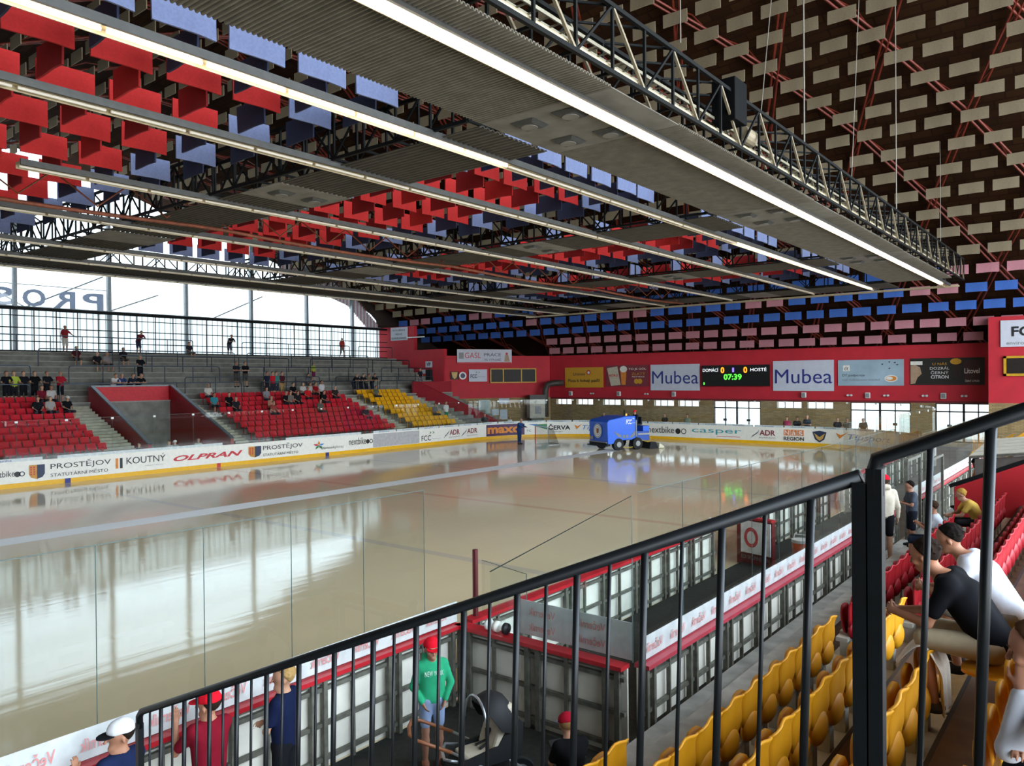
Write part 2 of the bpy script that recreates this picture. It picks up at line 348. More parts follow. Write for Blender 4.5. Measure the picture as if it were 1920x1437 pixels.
# ================================================================ FAR STAND
stand=mat('stand_concrete','#7d7c74',.9,noise=.15,scale=2,bump=.15); stair_m=mat('pale_stairs','#a5a28e',.85,noise=.12,scale=3)
def rowz(k): return .75+.28*k
def rowx(k): return -38.9-.75*k
def tz(k): return 3.35+.35*k
sg=empty('grandstand',(0,0,0),'grey concrete stepped grandstand along the far side of the rink','grandstand')
def steps(y0,y1,k0=0,k1=9):
    b=MB()
    for k in range(k0,k1): b.box(rowx(k)-.75,rowx(k),y0,y1,-.03,rowz(k))
    return b
for (a,b_) in((-9,17.4),(24.6,49.25)): steps(a,b_).build('seat_step',stand,sg)
b=MB()
for k in range(9): b.box(-45.9-.75*k-.75,-45.9-.75*k if k else -45.65,-9,49.25,-.03 if k<1 else 2,tz(k))
b.box(-55.0,-52.65,-9,49.25,2,6.4); b.build('standing_terrace',stand,sg)
b=MB()
for k in range(10): x=-45.9-.75*k; z=tz(k) if k<9 else 6.4; b.box(x-.05,x+.02 if k else -45.6,-9,49.2,z-.05,z+.012)
b.build('step_edges',mat('pale_step_edge','#98988e',.8),sg)
def stair(y0,y1,k1=9):
    b=MB()
    for k in range(k1*2): b.box(-38.9-.375*(k+1),-38.9-.375*k+.06,y0,y1,0,.75+.14*k+.02)
    return b
for (a,b_) in((17.45,19.0),(24.55,25.4),(37.1,38.2),(42.9,44.6)): stair(a,b_).build('aisle_stair',stair_m,sg)
rampr=mat('red_parapet','#9c1c28',.6); redrail=mat('parapet_cap','#6b7278',.4,.4)
# tunnel opening (vomitory) with red parapets
v=empty('tunnel_entrance',(-42,21.6,0),'red walled tunnel entrance cut into the far grandstand','tunnel')
def vp(name,bld,m): o=bld.build(name,m,v); o.matrix_parent_inverse=v.matrix_world.inverted(); o.location=(42,-21.6,0); return o
for y in(19.25,23.9):
    p=MB(); p.prism([(-45.9,y,0),(-39,y,0),(-39,y,1.25),(-45.6,y,4.2),(-45.9,y,4.2)],(0,.18,0)); vp('side_parapet',p,rampr)
    p=MB(); p.bar((-39,y+.09,1.3),(-45.6,y+.09,4.25),.2,.08); vp('parapet_cap',p,redrail)
p=MB(); p.box(-46,-45.8,19.3,24,2.7,4.2); vp('back_parapet',p,mat('bright_red_panel','#c4202c',.6))
p=MB(); p.bar((-45.8,19.2,4.25),(-45.8,24.1,4.25),.2,.08); vp('parapet_cap',p,redrail)
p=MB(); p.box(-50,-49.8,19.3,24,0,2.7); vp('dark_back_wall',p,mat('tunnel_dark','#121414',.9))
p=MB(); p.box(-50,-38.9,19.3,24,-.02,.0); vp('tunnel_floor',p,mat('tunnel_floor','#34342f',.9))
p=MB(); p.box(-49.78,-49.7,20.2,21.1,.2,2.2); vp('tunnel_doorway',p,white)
# right ramp: red stair wall at far end of stand
v2=empty('stair_parapet',(0,0,0),'red sloping parapet beside the last stairs of the far stand','parapet')
p=MB(); p.prism([(-45.9,44.7,0),(-39.5,47.6,0),(-39.5,47.6,1.2),(-45.5,44.9,4.3),(-45.9,44.7,4.3)],(.1,.15,0)); p.build('side_panel',rampr,v2)
p=MB(); p.box(-46.0,-45.8,44.7,49.3,3,4.3); p.build('end_panel',rampr,v2)
p=MB(); p.box(-49,-46,49.2,49.28,4.2,5.4); 
vd=MB(); vd.box(-48.9,-48.1,49.24,49.3,4.2,5.35); st(vd.build('door_4',mat('dark_doorway','#15161a',.8)))
# guard grid on the top platform in front of the glass
gg=empty('guard_railing',(0,0,0),'tall dark steel grid railing along the foot of the big window','railing')
for z,th in((9.15,.2),(8.7,.05),(7.95,.06),(7.1,.06),(6.5,.08)):
    p=MB(); p.bar((-53.9,-5,z),(-53.9,49.2,z),.12,th); p.build('rail',dark,gg)
p=MB(); y=-4
while y<49: p.bar((-53.9,y,6.4),(-53.9,y,9.15),.05); y+=1.3
p.build('upright_bars',dark,gg)
# crush barriers
bar_m=mat('barrier_blue_grey','#2c3a48',.45,.4)
bars=[(8,-53,6.4,[(4,14.2),(16.2,29.5),(33.5,44),(45,49)]),(6,-50.0,5.45,[(5,15.5),(18.2,31),(32,43.5)]),(5,-49.2,5.1,[(22.5,35),(37,47.5)]),(3,-47.8,4.4,[(5,17),(19,28.5),(30,41.5),(43,48.8)]),(1,-46.8,3.7,[(25.5,36),(37.5,48)]),(0,-46.0,3.35,[(3,16.3),(17.8,29),(30.5,40.5),(41.2,45)])]
for k,x,z,L in bars:
    for a,b_ in L:
        t=empty('crush_barrier',(x,a,z),'blue grey tubular crush barrier on %s, %s stretch'%({8:'the top platform before the window',6:'the upper terrace',5:'the upper middle terrace',3:'the middle terrace',1:'the lower middle terrace',0:'the lowest terrace above the seats'}[k],['leftmost','second','third','fourth'][L.index((a,b_))]),'barrier')
        h=1.05; p=MB(); L_=b_-a
        p.tube([(0,0,h-.15),(0,.04,h-.04),(0,.15,h),(0,L_-.15,h),(0,L_-.04,h-.04),(0,L_,h-.15)],.035,6); p.build('top_rail',bar_m,t)
        nl=max(2,int(L_/1.9)+1)
        for j in range(nl):
            p=MB(); y=L_*j/(nl-1); p.tube([(0,y,0),(0,y,h-(.15 if j in(0,nl-1) else 0))],.03,6); p.build('post',bar_m,t)
# ================================================================ HANGING FRAME
ZF=9.6; SX=[-7.87,-11.53,-14.9,-20.3,-25.5,-31,-34.8,-38]
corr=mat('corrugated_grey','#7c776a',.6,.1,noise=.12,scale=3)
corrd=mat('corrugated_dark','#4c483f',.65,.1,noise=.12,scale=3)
plain=mat('grey_access_panel','#807d75',.6,.1,noise=.15,scale=2)
def corrug(x0,x1,y0,y1,pitch=.09,z=ZF+.06):
    b=MB(); y=y0; V=[]; i=0
    while y<=y1: 
        for x in(x0,x1): V.append((x,y,z+(0 if i%4 in(0,1) else .035)))
        y+=pitch*(.32 if i%2==0 else .18); i+=1
    n=len(V)//2; return b.add(V,[(2*i,2*i+1,2*i+3,2*i+2) for i in range(n-1)])
def corrX(x0,x1,y0,y1): return corrug(x0,x1,y0,y1,.16)
CR=[(12,14.4),(23.5,26),(35.2,37.6),(46.8,49.8)]
names=['nearest','second','third','farthest']
def solid(o): so=o.modifiers.new('s','SOLIDIFY'); so.thickness=.02; so.offset=1; return o
prev=-2
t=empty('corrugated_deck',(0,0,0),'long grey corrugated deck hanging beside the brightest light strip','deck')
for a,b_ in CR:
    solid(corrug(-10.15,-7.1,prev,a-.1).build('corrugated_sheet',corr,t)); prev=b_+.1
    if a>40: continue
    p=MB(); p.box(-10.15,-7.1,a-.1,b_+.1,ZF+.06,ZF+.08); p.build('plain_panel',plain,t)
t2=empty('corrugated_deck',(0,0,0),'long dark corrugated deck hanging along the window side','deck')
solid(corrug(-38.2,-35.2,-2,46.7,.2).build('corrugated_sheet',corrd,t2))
fan=mat('dark_diffuser','#4c4e4c',.5,.3)
def diffuser(x,y,par_name):
    t=empty('ceiling_diffuser',(x,y,ZF+.05),'square metal ceiling diffuser set in the grey panel of the hanging deck','vent','square diffusers in the hanging deck')
    p=MB(); p.add([(-.28,-.28,0),(.28,-.28,0),(.28,.28,0),(-.28,.28,0),(-.2,-.2,-.06),(.2,-.2,-.06),(.2,.2,-.06),(-.2,.2,-.06)],[(0,1,5,4),(1,2,6,5),(2,3,7,6),(3,0,4,7),(4,5,6,7)]); p.build('frame',fan,t)
    p=MB(); p.cyl((0,0,-.065),.17,.02,2,20); p.build('disc',plain,t)
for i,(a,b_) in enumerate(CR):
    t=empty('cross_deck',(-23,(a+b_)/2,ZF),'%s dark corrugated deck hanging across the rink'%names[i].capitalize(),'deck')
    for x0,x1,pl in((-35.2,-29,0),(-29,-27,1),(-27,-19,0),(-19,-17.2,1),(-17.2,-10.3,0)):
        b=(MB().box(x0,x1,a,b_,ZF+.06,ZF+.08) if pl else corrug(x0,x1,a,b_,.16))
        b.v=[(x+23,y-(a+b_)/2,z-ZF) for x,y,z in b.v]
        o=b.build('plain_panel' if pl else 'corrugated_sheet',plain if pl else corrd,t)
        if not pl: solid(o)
    if i<3:
        for x,y in((-9.4,a+.5),(-9.4,b_-.5),(-8.4,a+.5),(-8.4,b_-.4),(-18.1,a+.7),(-18.1,b_-.6)): diffuser(x,y,'')
# light strips
tube_on=mat('lit_tube','#fff4e0',.4,noise=0,emit=14); tube_mid=mat('lit_tube_dim','#fff1dd',.4,noise=0,emit=4)
tube_off=mat('unlit_tube','#ddd6c4',.35,noise=0); tray=mat('cream_tray','#c4b593',.4,.3,noise=.08); side=mat('grey_channel','#4d4d4a',.5,.4)
YB=[50.3,49.7,49.4,49.6,50,50.6,51,50.9]
lab=['brightest light strip above the near boards','second light strip from the near boards, lit at its ends','third light strip from the near boards','fourth light strip from the near boards','fifth light strip from the near boards','sixth light strip from the near boards','seventh light strip from the near boards','light strip nearest the big window']
for i,(x,ye) in enumerate(zip(SX,YB)):
    t=empty('light_strip',(x,ye,ZF),'long '+lab[i]+', hanging under the roof','light')
    y0=2 if i<3 else 4+1.0*i
    p=MB(); p.box(-.11,.11,y0-ye,0,.03,.09); p.build('tray',tray,t)
    p=MB(); p.box(.13,.19,y0-ye,0,.0,.14); p.build('side_channel',side,t)
    p=MB(); p.box(-.13,-.11,y0-ye,0,-.05,.1); p.build('reflector_lip',tray,t)
    y=y0
    while y<ye-1.5:
        on=(i==0) or (i==1 and (y<13.5 or y>27)); mm=(tube_on if i==0 else tube_mid) if on else tube_off
        p=MB(); p.tube([(0,y-ye+.03,-.01),(0,y-ye+1.5,-.01)],.032,8); p.build('lamp_tube',mm,t); y+=1.56
t=empty('end_beam',(-23,50.6,ZF),'thin pale double beam closing the end of the light strips','beam')
for dy in(0,.35):
    p=MB(); p.bar((-16,dy+.6,0),(15.7,dy-.3,0),.07,.09); p.build('rail',tray,t)
# trusses
def truss(p,q,h,wd,n,label,group=None,m=dark,brace=None):
    p=Vector(p);q=Vector(q); t=empty('lattice_truss',p,label,'truss',group); d=(q-p); L=d.length; d.normalize(); s=d.cross(Vector((0,0,1))).normalized()*wd/2
    for a in(-1,1):
        for z in(0,h):
            b=MB(); b.bar(s*a+Vector((0,0,z)),d*L+s*a+Vector((0,0,z)),.075); b.build('chord',m,t)
    b=MB(); b2=MB(); st_=L/n
    for i in range(n+1):
        o=d*st_*i
        for a in(-1,1): b.bar(o+s*a,o+s*a+Vector((0,0,h)),.05)
        b.bar(o-s,o+s,.05)
        if i<n:
            o2=d*st_*(i+1)
            for a in(-1,1):
                A_,B_=(o,o2) if i%2==0 else (o2,o)
                (b2 if (brace and i%2) else b).bar(A_+s*a,B_+s*a+Vector((0,0,h)),.042,.042)
                if brace and i%2: MB().bar(A_+s*a,B_+s*a+Vector((0,0,h)),.05,.05).build('flat_brace',brace,t)
            b.bar(o-s+Vector((0,0,h)),o2+s+Vector((0,0,h)),.04)
    b.build('bracing',m,t)
    return t
creamst=mat('cream_steel','#8d8169',.5,.2)
truss((-7.3,-1,ZF+.15),(-7.3,49,ZF+.15),1.15,.9,44,'dark lattice truss running above the brightest light strip',brace=creamst)
truss((-38.3,5,ZF+.15),(-38.3,50,ZF+.15),1.1,.9,40,'dark lattice truss along the window side of the hanging frame')
for i,(a,b_) in enumerate(CR):
    truss((-10.4,a+.1,ZF+.15),(-38,a+.1,ZF+.15),1.15,.7,26,'dark lattice truss crossing the rink above the near edge of the %s cross deck'%names[i])
# cable tray and pipes inside the near truss
t=empty('cable_tray',(-7.35,0,ZF+.75),'pale ladder cable tray running inside the long near truss','cable tray')
p=MB()
for x in(-.13,.13): p.bar((x,0,0),(x,48,0),.03,.06)
y=0
while y<48: p.bar((-.13,y,0),(.13,y,0),.025); y+=.3
p.build('ladder',mat('pale_zinc','#a9a28c',.4,.5),t)
t=tag(MB().tube([(-6.95,-1,ZF+.28),(-6.95,48,ZF+.28)],.05,8).build('service_pipe',tray),'cream service pipe along the foot of the long near truss','pipe')
# rusty central pipe
t=empty('rusty_pipe',(-23.2,2,ZF-.12),'sunlit rusty orange pipe hanging along the middle of the frame','pipe')
rust=mat('rust_orange','#7c4128',.6,.1,noise=.2)
p=MB(); p.tube([(0,y,-.12*math.sin((y%11.6)/11.6*math.pi)) for y in np.linspace(0,46,47)],.06,8); p.build('pipe',rust,t,True)
for i in range(22):
    p=MB(); y=i*2.05+1; p.tube([(-.5,y,.95),(0,y+.9,.1),(.5,y+1.8,.95)],.028,5); p.build('v_brace',rust,t)
# speaker on truss
t=empty('loudspeaker',(-7.0,16.9,ZF+.75),'black loudspeaker box bolted to the long near truss','loudspeaker')
p=MB(); p.box(-.28,.28,-.35,.35,-.1,.85); p.build('cabinet',mat('speaker_black','#0a0b0c',.7,spec=.1),t,bevel=.02)
p=MB(); p.bar((-.5,.3,0),(-.28,.3,.2),.05); p.build('bracket',dark,t)
t=tag(MB().cyl((0,0,0),.2,.7,1,16).build('blower_motor',creamst),'cream cylindrical blower on the truss behind the black loudspeaker','blower'); t.location=(-7.1,18.1,ZF+.7)
# suspension cables
cab=mat('pale_cable','#8b877c',.5,.3)
for i,(x,y,x2,y2) in enumerate([(-7,11.5,-7,11.5),(-7,22.2,-7,22.2),(-7,33.5,-7,33.5),(-6.5,13.4,-6.5,13.4),(-7.2,19.3,-7.2,22.3),(-7,27,-6.5,27),(-7,5.5,-7,5.5),(-7,43,-7,43)]):
    p=MB(); p.tube([(x,y,ZF+1.2),(x2,y2,roofz(x2,y2)-.1)],.022 if i<3 else .012,6); o=p.build('suspension_cable',cab); tag(o,'thin pale suspension cable from the roof to the long near truss','cable','cables holding up the hanging frame')
# ================================================================ COLOURED BAFFLES IN THE FRAME CELLS
fab_red=mat('baffle_red','#c42826',.9,noise=.06,scale=20); fab_blue=mat('baffle_blue','#7f8ab0',.9,noise=.06,scale=20); fab_navy=mat('baffle_navy','#363e5c',.9,noise=.06,scale=20)
fab_dred=mat('baffle_dark_red','#9c1c20',.9,noise=.06,scale=20)
def baffle_mesh(L,h,th,name):
    b=MB(); n=6; V=[]; F=[]
    for s_ in(-th/2,th/2):
        for i in range(n+1):
            u=i/n; bow=.012*math.sin(u*math.pi*2)
            V+= [(-L/2+L*u,s_+bow,-h+.015*math.sin(u*math.pi)),(-L/2+L*u,s_+bow*.4,0)]
    m_=2*(n+1)
    for i in range(n): F+=[(2*i,2*i+2,2*i+3,2*i+1),(m_+2*i+1,m_+2*i+3,m_+2*i+2,m_+2*i),(2*i,m_+2*i,m_+2*i+2,2*i+2),(2*i+1,2*i+3,m_+2*i+3,m_+2*i+1)]
    F+=[(0,1,m_+1,m_),(2*n,m_+2*n,m_+2*n+1,2*n+1)]
    b.add(V,F); return b.mesh(name)
bm=baffle_mesh(1.12,.6,.04,'hanging_baffle')
mats_={'red':fab_red,'blue':fab_blue,'navy':fab_navy,'dark red':fab_dred}; protos={}
for k,mm in mats_.items():
    me=bm.copy(); me.materials.append(mm); protos[k]=me
HB=[]
cells=[(3.2,11.6),(15.0,23.3),(26.6,35.0),(38.2,46.6)]
CX_=[-12.2,-14.4,-16.85,-19.3,-21.75,-24.3,-26.75,-29.2,-31.65,-34.1]
for ci,(a,b_) in enumerate(cells):
    n=6; pitch=(b_-a)/n
    for xi,x in enumerate(CX_):
        for j in range(n):
            y=a+pitch*(j+.5)
            P=proj(x,y,10.6)
            edge=(xi in(0,9)) or j==n-1 or (j==0 and ci>0) or (xi in(4,5) and j in(0,n-2) and False)
            if -150<P[0]<2000 and P[1]>-80:
                k='blue' if edge else 'red'
                HB.append((P[2],k,(x+random.uniform(-.04,.04),y,10.92),(random.uniform(-.04,.04),0,math.pi/2+random.uniform(-.04,.04)),'%s fabric baffle hanging lengthwise in the %s cell of the light frame'%(('pale blue' if edge else 'bright red'),names[ci]),'baffle','%s lengthwise baffles in the %s cell'%(k,names[ci])))
            x2=x-1.22; y2=a+pitch*(j+1)-.05
            P=proj(x2,y2,10.6)
            if xi<9 and j<n and -150<P[0]<2000 and P[1]>-80:
                e2=xi in(0,8) or j>=n-2; k='navy' if e2 else ('dark red' if (xi+j)%3 else 'red')
                HB.append((P[2],k,(x2,min(y2,b_-.1),10.88),(random.uniform(-.04,.04),0,random.uniform(-.04,.04)),'%s fabric baffle hanging crosswise in the %s cell of the light frame'%(k,names[ci]),'baffle','%s crosswise baffles in the %s cell'%(k,names[ci])))
HB.sort(key=lambda h:h[0]); rest={}
for i_,(d_,k,loc,rot,lb,ct,gp) in enumerate(HB):
    if i_<300:
        o=link('hanging_baffle',protos[k]); o.location=loc; o.rotation_euler=rot; tag(o,lb,ct,gp)
    else:
        from mathutils import Euler
        mt=Matrix.Translation(loc)@Euler(rot).to_matrix().to_4x4()
        rest.setdefault('farthest',[]).append((k,[mt@v.co for v in protos[k].vertices],[tuple(p.vertices) for p in protos[k].polygons]))
bb=MB(); ms_=[]; keys=list(protos); fi=[]
for k,v,f in rest.get('farthest',[]): bb.add(v,f); fi+=[keys.index(k)]*len(f)
o=bb.build('hanging_baffles',None)
for k in keys: o.data.materials.append(mats_[k])
o.data.polygons.foreach_set('material_index',fi); tag(o,'red and blue fabric baffles hanging in the farthest part of the light frame','baffles',None,'stuff')
# ================================================================ CREAM BAFFLES UNDER THE ROOF
fab_c=mat('baffle_cream','#83775f',.9,noise=.05,scale=20); fab_p=mat('baffle_pink','#b87d86',.9,noise=.05,scale=20); fab_b=mat('baffle_royal_blue','#3c66b4',.9,noise=.05,scale=20)
rm=baffle_mesh(1.12,.55,.04,'roof_baffle'); RP={}
for k,mm in(('cream',fab_c),('pink',fab_p),('blue',fab_b)):
    me=rm.copy(); me.materials.append(mm); RP[k]=me
cand=[]
j=0; y=57.4
while y>2:
    for i in range(-3,40):
        x=3-1.5*i-(.75 if j%2 else 0)
        z=roofz(x,y)-.55; 
        if x<-54 : continue
        if y>49 and x<-41.2 and z<6.9: continue
        P=proj(x,y,z-.27)
        if not(-30<P[0]<1950 and -40<P[1]<720): continue
        if z<6.3: continue
        right=(P[1]<120+(P[0]-960)*.51+6)
        low=y>48
        if x<-41 and j<2: continue
        if x<-41 and j in(2,3): k='blue'
        elif x<-30 and j==4: k='pink' if i%5 in(1,2) else 'blue'
        elif x<-41: k='cream'
        elif j in(0,1): k='pink'
        elif j in(2,3): k='blue' if not (j==3 and i%7<2) else 'pink'
        elif j==4: k='pink' if (x<-30 and i%5<2) or x>-8 else 'blue'
        elif j==5: k='pink' if (i%4==1 and x<-20) else ('blue' if x<-12 and i%3==0 else 'cream')
        else: k='cream'
        cand.append((0 if right or low else 1,P[2],x,y,z,k))
    y-=1.5; j+=1
cand.sort(key=lambda c:(c[0],c[1])); ncol=sum(c[5]!='cream' for c in cand); cnt={'cream':0}; stuff=MB()
for c in cand:
    _,_,x,y,z,k=c
    if k=='cream' :
        cnt['cream']+=1
        if cnt['cream']>300-ncol: 
            stuff.box(x-.56,x+.56,y-.02,y+.02,z-.55,z); continue
    o=link('roof_baffle',RP[k]); o.location=(x,y,z); o.rotation_euler=(random.uniform(-.05,.05),0,random.uniform(-.03,.03))
    tag(o,'%s rectangular baffle hanging under the dark roof%s'%(k,'' if k=='cream' else ' near the end wall'),'baffle','%s baffles under the roof'%k)
tag(stuff.build('roof_baffles',fab_c),'cream rectangular baffles under the dark roof above and behind the light frame','baffles','cream baffles under the roof','stuff')
print('BAFFLES',len(cand),cnt)
# ================================================================ DASHER BOARDS
def bpt(s,off,z):
    (x,y),(tx,ty)=boardpt(s); return (x+ty*off,y-tx*off,z)      # off>0 is towards the ice
def strip(s0,s1,o0,o1,z0,z1,b=None,ds=.6):
    b=b or MB(); n=max(1,int((s1-s0)/ds)); V=[]
    for i in range(n+1):
        s=s0+(s1-s0)*i/n; V+=[bpt(s,o0,z0),bpt(s,o1,z0),bpt(s,o1,z1),bpt(s,o0,z1)]
    F=[(4*i+k,4*i+(k+1)%4,4*i+4+(k+1)%4,4*i+4+k) for i in range(n) for k in range(4)]+[(3,2,1,0),(4*n,4*n+1,4*n+2,4*n+3)]
    return b.add(V,F)
def board_thing(s0,s1,label,name='dasher_board'):
    t=empty(name,(0,0,0),label,'rink boards')
    strip(s0,s1,-.10,0,0,1.07).build('panel',cream,t); strip(s0,s1,0,.015,0,.2).build('kick_strip',yel,t)
    strip(s0,s1,-.14,.02,1.07,1.12).build('top_ledge',cream,t)
    return t
BT={}
BT['far']=board_thing(0,50.5,'white advertising boards with yellow kick strip along the far side of the rink')
BT['end']=board_thing(50.5,90.5,'curved white advertising boards with yellow kick strip at the far end of the rink')
def btext(st,s0,s1,z0,z1,m,bold=.0,shear=0,par=None):
    par=par or BT['far' if s0<50 else 'end']
    return text(st,None,None,s1-s0,z1-z0,m,par,bold,shear,fmap=lambda u,v:bpt(s0+u,.02,z0+v))
def bpatch(s0,s1,z0,z1,m,name='advert_panel',off=.012,par=None):
    return strip(s0,s1,.002,off,z0,z1).build(name,m,par or BT['far' if s0<50 else 'end'])
def bshape(pts,m,name='emblem',off=.02,par=None):
    b=MB(); b.poly([bpt(s,off,z) for s,z in pts]); s0=pts[0][0]; return b.build(name,m,par or BT['far' if s0<50 else 'end'])
def circ(s,z,r,n=20): return [(s+r*math.cos(2*math.pi*i/n),z+r*math.sin(2*math.pi*i/n)) for i in range(n)]
def ring(s,z,r,w,m,par=None):
    b=MB(); n=22
    for i in range(n):
        a,c=2*math.pi*i/n,2*math.pi*(i+1)/n
        b.add([bpt(s+q*math.cos(t),.02,z+q*math.sin(t)) for q,t in((r,a),(r,c),(r-w,c),(r-w,a))],[(0,1,2,3)])
    return b.build('ring',m,par or BT['far' if s<50 else 'end'])
shy=mat('shield_amber','#c98a2a',.5); shn=mat('shield_navy','#2a3350',.5); teal=mat('teal_print','#2f9aa5',.5); purple=mat('purple_print','#4a2450',.5); maroon=mat('maroon_print','#7c2b34',.5)
def shield(s,z,w,h):
    L=[(s,z+h),(s,z+h*.35),(s+w*.15,z+h*.12),(s+w*.5,z),(s+w*.5,z+h)]
    bshape(L,shy,'shield'); bshape([(2*s+w-a,b) for a,b in L][::-1],shn,'shield')
    for r in range(4):
        for c in range(2): bshape(circ(s+w*(.12+.2*c),z+h*(.35+.16*r),w*.06,8),redp,'shield_mark',.024)
def bike(s0,s1,z,h,par=None):
    w=s1-s0; btext('nextbike',s0,s0+w*.72,z,z+h,black,.0); r=h*.33
    ring(s0+w*.80,z+r*1.0,r,r*.35,black); bshape(circ(s0+w*.80,z+r,r*.7,14),black); ring(s0+w*.95,z+r*1.0,r,r*.3,black)
btext('nextbike',20.9,21.9,.5,.76,black); bshape(circ(22.0,.58,.12),black); ring(22.18,.58,.11,.04,black)
shield(22.45,.3,.62,.62)
btext('PROSTĚJOV',23.3,25.88,.60,.98,black,.0); btext('STATUTÁRNÍ MĚSTO',23.3,25.75,.33,.52,black)
bpatch(26.1,26.22,.42,.9,orange); bpatch(26.3,26.42,.42,.9,black)
btext('KOUTNÝ',26.6,28.5,.58,.98,black,-.01); btext('PROSTĚJOV',27.5,28.4,.40,.47,greyp)
btext('OLPRAN',28.9,32.74,.50,.78,redp,.03,.35)
shield(33.1,.32,.78,.6)
btext('PROSTĚJOV',34.0,36.6,.60,.98,black); btext('STATUTÁRNÍ MĚSTO',34.0,36.3,.33,.52,black)
for a,m_ in ((90,orange),(162,redp),(18,bluep),(234,greenp),(306,greenp)):
    a=math.radians(a); c,s_=math.cos(a),math.sin(a)
    bshape([(37.75+c*p*1.6-s_*q*1.6,.66+s_*p+c*q) for p,q in((0,0),(.12,.06),(.27,0),(.12,-.06))],m_,'petal')
btext('Olomoucký',37.9,39.0,.36,.56,black); btext('kraj',39.05,39.55,.36,.56,greyp)
bike(40.0,41.86,.5,.42)
bpatch(41.94,46.0,.22,1.06,mat('frosted_advert','#b3b0ae',.5),'blank_panel')
def fcc(s0,z,k=1.0,m1=black):
    btext('FCC',s0,s0+.9*k,z,z+.36*k,m1,.01); 
    for j in(0,1): bshape([(s0+(.75+.28*j)*k,z+.42*k),(s0+(.98+.28*j)*k,z+.52*k),(s0+(.75+.28*j)*k,z+.64*k),(s0+(.86+.28*j)*k,z+.52*k)],greenp)
    bpatch(s0+1.0*k,s0+1.9*k,z+.08,z+.10,greyp,'small_print')
fcc(46.2,.32)
def adr(s0,s1):
    w=s1-s0; btext('ADR',s0+w*.38,s1,.56,.92,maroon,.02); btext('system',s0+w*.36,s1,.34,.46,greyp)
    for j in range(3): bshape([(s0+w*(.02+.08*j),.36+.1*j),(s0+w*(.30+.03*j),.70+.09*j),(s0+w*.36,.80+.06*j),(s0+w*(.12+.08*j),.56+.08*j)],shn,'emblem')
adr(48.32,50.02); adr(50.14,51.92)
bpatch(52.84,56.2,.21,1.06,purple); btext('maxo',52.95,55.95,.38,.86,orange,.04)
bshape([(56.7,.95),(58.0,.98),(58.0,.55)],greenp,'green_stripe'); bshape([(56.5,.98),(57.2,.98),(58.0,.75),(58.0,.65)],bluep,'blue_stripe'); btext('TC',56.35,56.75,.42,.56,black)
btext('ČERVA',58.1,59.8,.52,.97,black,.03); btext('EXPORT',58.45,59.2,.34,.42,black)
def tips(s0,s1):
    w=s1-s0; bshape([(s0,.92),(s0+w*.06,.55),(s0+w*.2,.98),(s0+w*.08,.78)],orange,'tick'); btext('Tipsport',s0+w*.2,s1,.44,.88,bluep,.0,.25)
tips(60.1,63.2)
btext('nextbike',66.0,68.1,.45,.92,black); bshape(circ(68.4,.62,.15),black); ring(68.4,.62,.2,.05,black); ring(68.85,.62,.2,.05,black)
btext('casper',69.48,73.1,.48,.84,teal,.0); bpatch(71.3,73.0,.36,.39,redp)
adr(73.7,75.4)
for k,ch in enumerate('Náš'): bpatch(75.96+.44*k,76.36+.44*k,.62,1.0,mat('orange_tile','#d4763a',.5),'tile'); btext(ch,76.02+.44*k,76.3+.44*k,.66,.96,cream)
btext('REGION',75.96,77.26,.3,.54,black,.02)
bshape([(77.8,.92),(77.95,.45),(78.25,.25),(78.55,.45),(78.7,.92),(78.25,1.0)],shn,'club_shield'); bshape([(77.9,.85),(78.05,.5),(78.25,.36),(78.45,.5),(78.6,.85),(78.25,.6)],mat('gold_print','#c9a253',.5),'club_shield',.024)
tips(79.3,83.2)
bpatch(31.25,31.45,0,.2,redp,'line_marker',.03)
for s in(24.0,38.35): bpatch(s-.12,s+.12,0,.2,navy,'line_marker',.03)
# white top strips with small lettering
kor=mat('pale_top_strip','#cfd6d3',.5)
for i,(a,b_) in enumerate([(20.5,23),(23.6,31.6),(35.5,41)]+[(42+2.0*k,43.9+2.0*k) for k in range(24)]):
    par=BT['far' if a<50 else 'end']
    strip(a,b_,-.05,-.02,1.12,1.25).build('top_strip',kor,par)
    if i!=1 and i!=2: text('Korunka',None,None,.8,.08,navy,par,fmap=lambda u,v,a=a:bpt(a+.5+u,-.01,1.145+v))
# ---- glass panes
clipm=mat('white_clip','#e4e6e2',.5); edge=mat('glass_edge','#4d5f5a',.4)
def pane_thing(p,q,z0,z1,label,group,clip=True,name='shield_glass'):
    p=Vector((p[0],p[1],0)); q=Vector((q[0],q[1],0)); t=empty(name,(p.x,p.y,z0),label,'glass pane',group); d=q-p; h=z1-z0; dn=d.normalized(); s=Vector((dn.y,-dn.x,0))*.006; g=dn*.008
    b=MB(); b.prism([g-s,d-g-s,d-g-s+Vector((0,0,h)),g-s+Vector((0,0,h))],s*2); b.build('pane',glass,t)
    b=MB(); b.bar(d-g*.5,d-g*.5+Vector((0,0,h)),.007); b.bar(g+Vector((0,0,h)),d-g+Vector((0,0,h)),.007); b.build('edge_seal',edge,t)
    if clip: b=MB(); b.bar(d-dn*.06+Vector((0,0,h-.06)),d+dn*.06+Vector((0,0,h-.06)),.035,.09); b.build('clip',clipm,t)
    return t
s=20.0; i=0
while s<97:
    far=s<49; a=bpt(s,-.06,0); c=bpt(s+2.0,-.06,0)
    pane_thing(a,c,1.125,2.86,'clear protective glass pane standing on the %s boards'%('far side' if far else 'far end'),'glass panes on the %s boards'%('far side' if far else 'far end')); s+=2.0
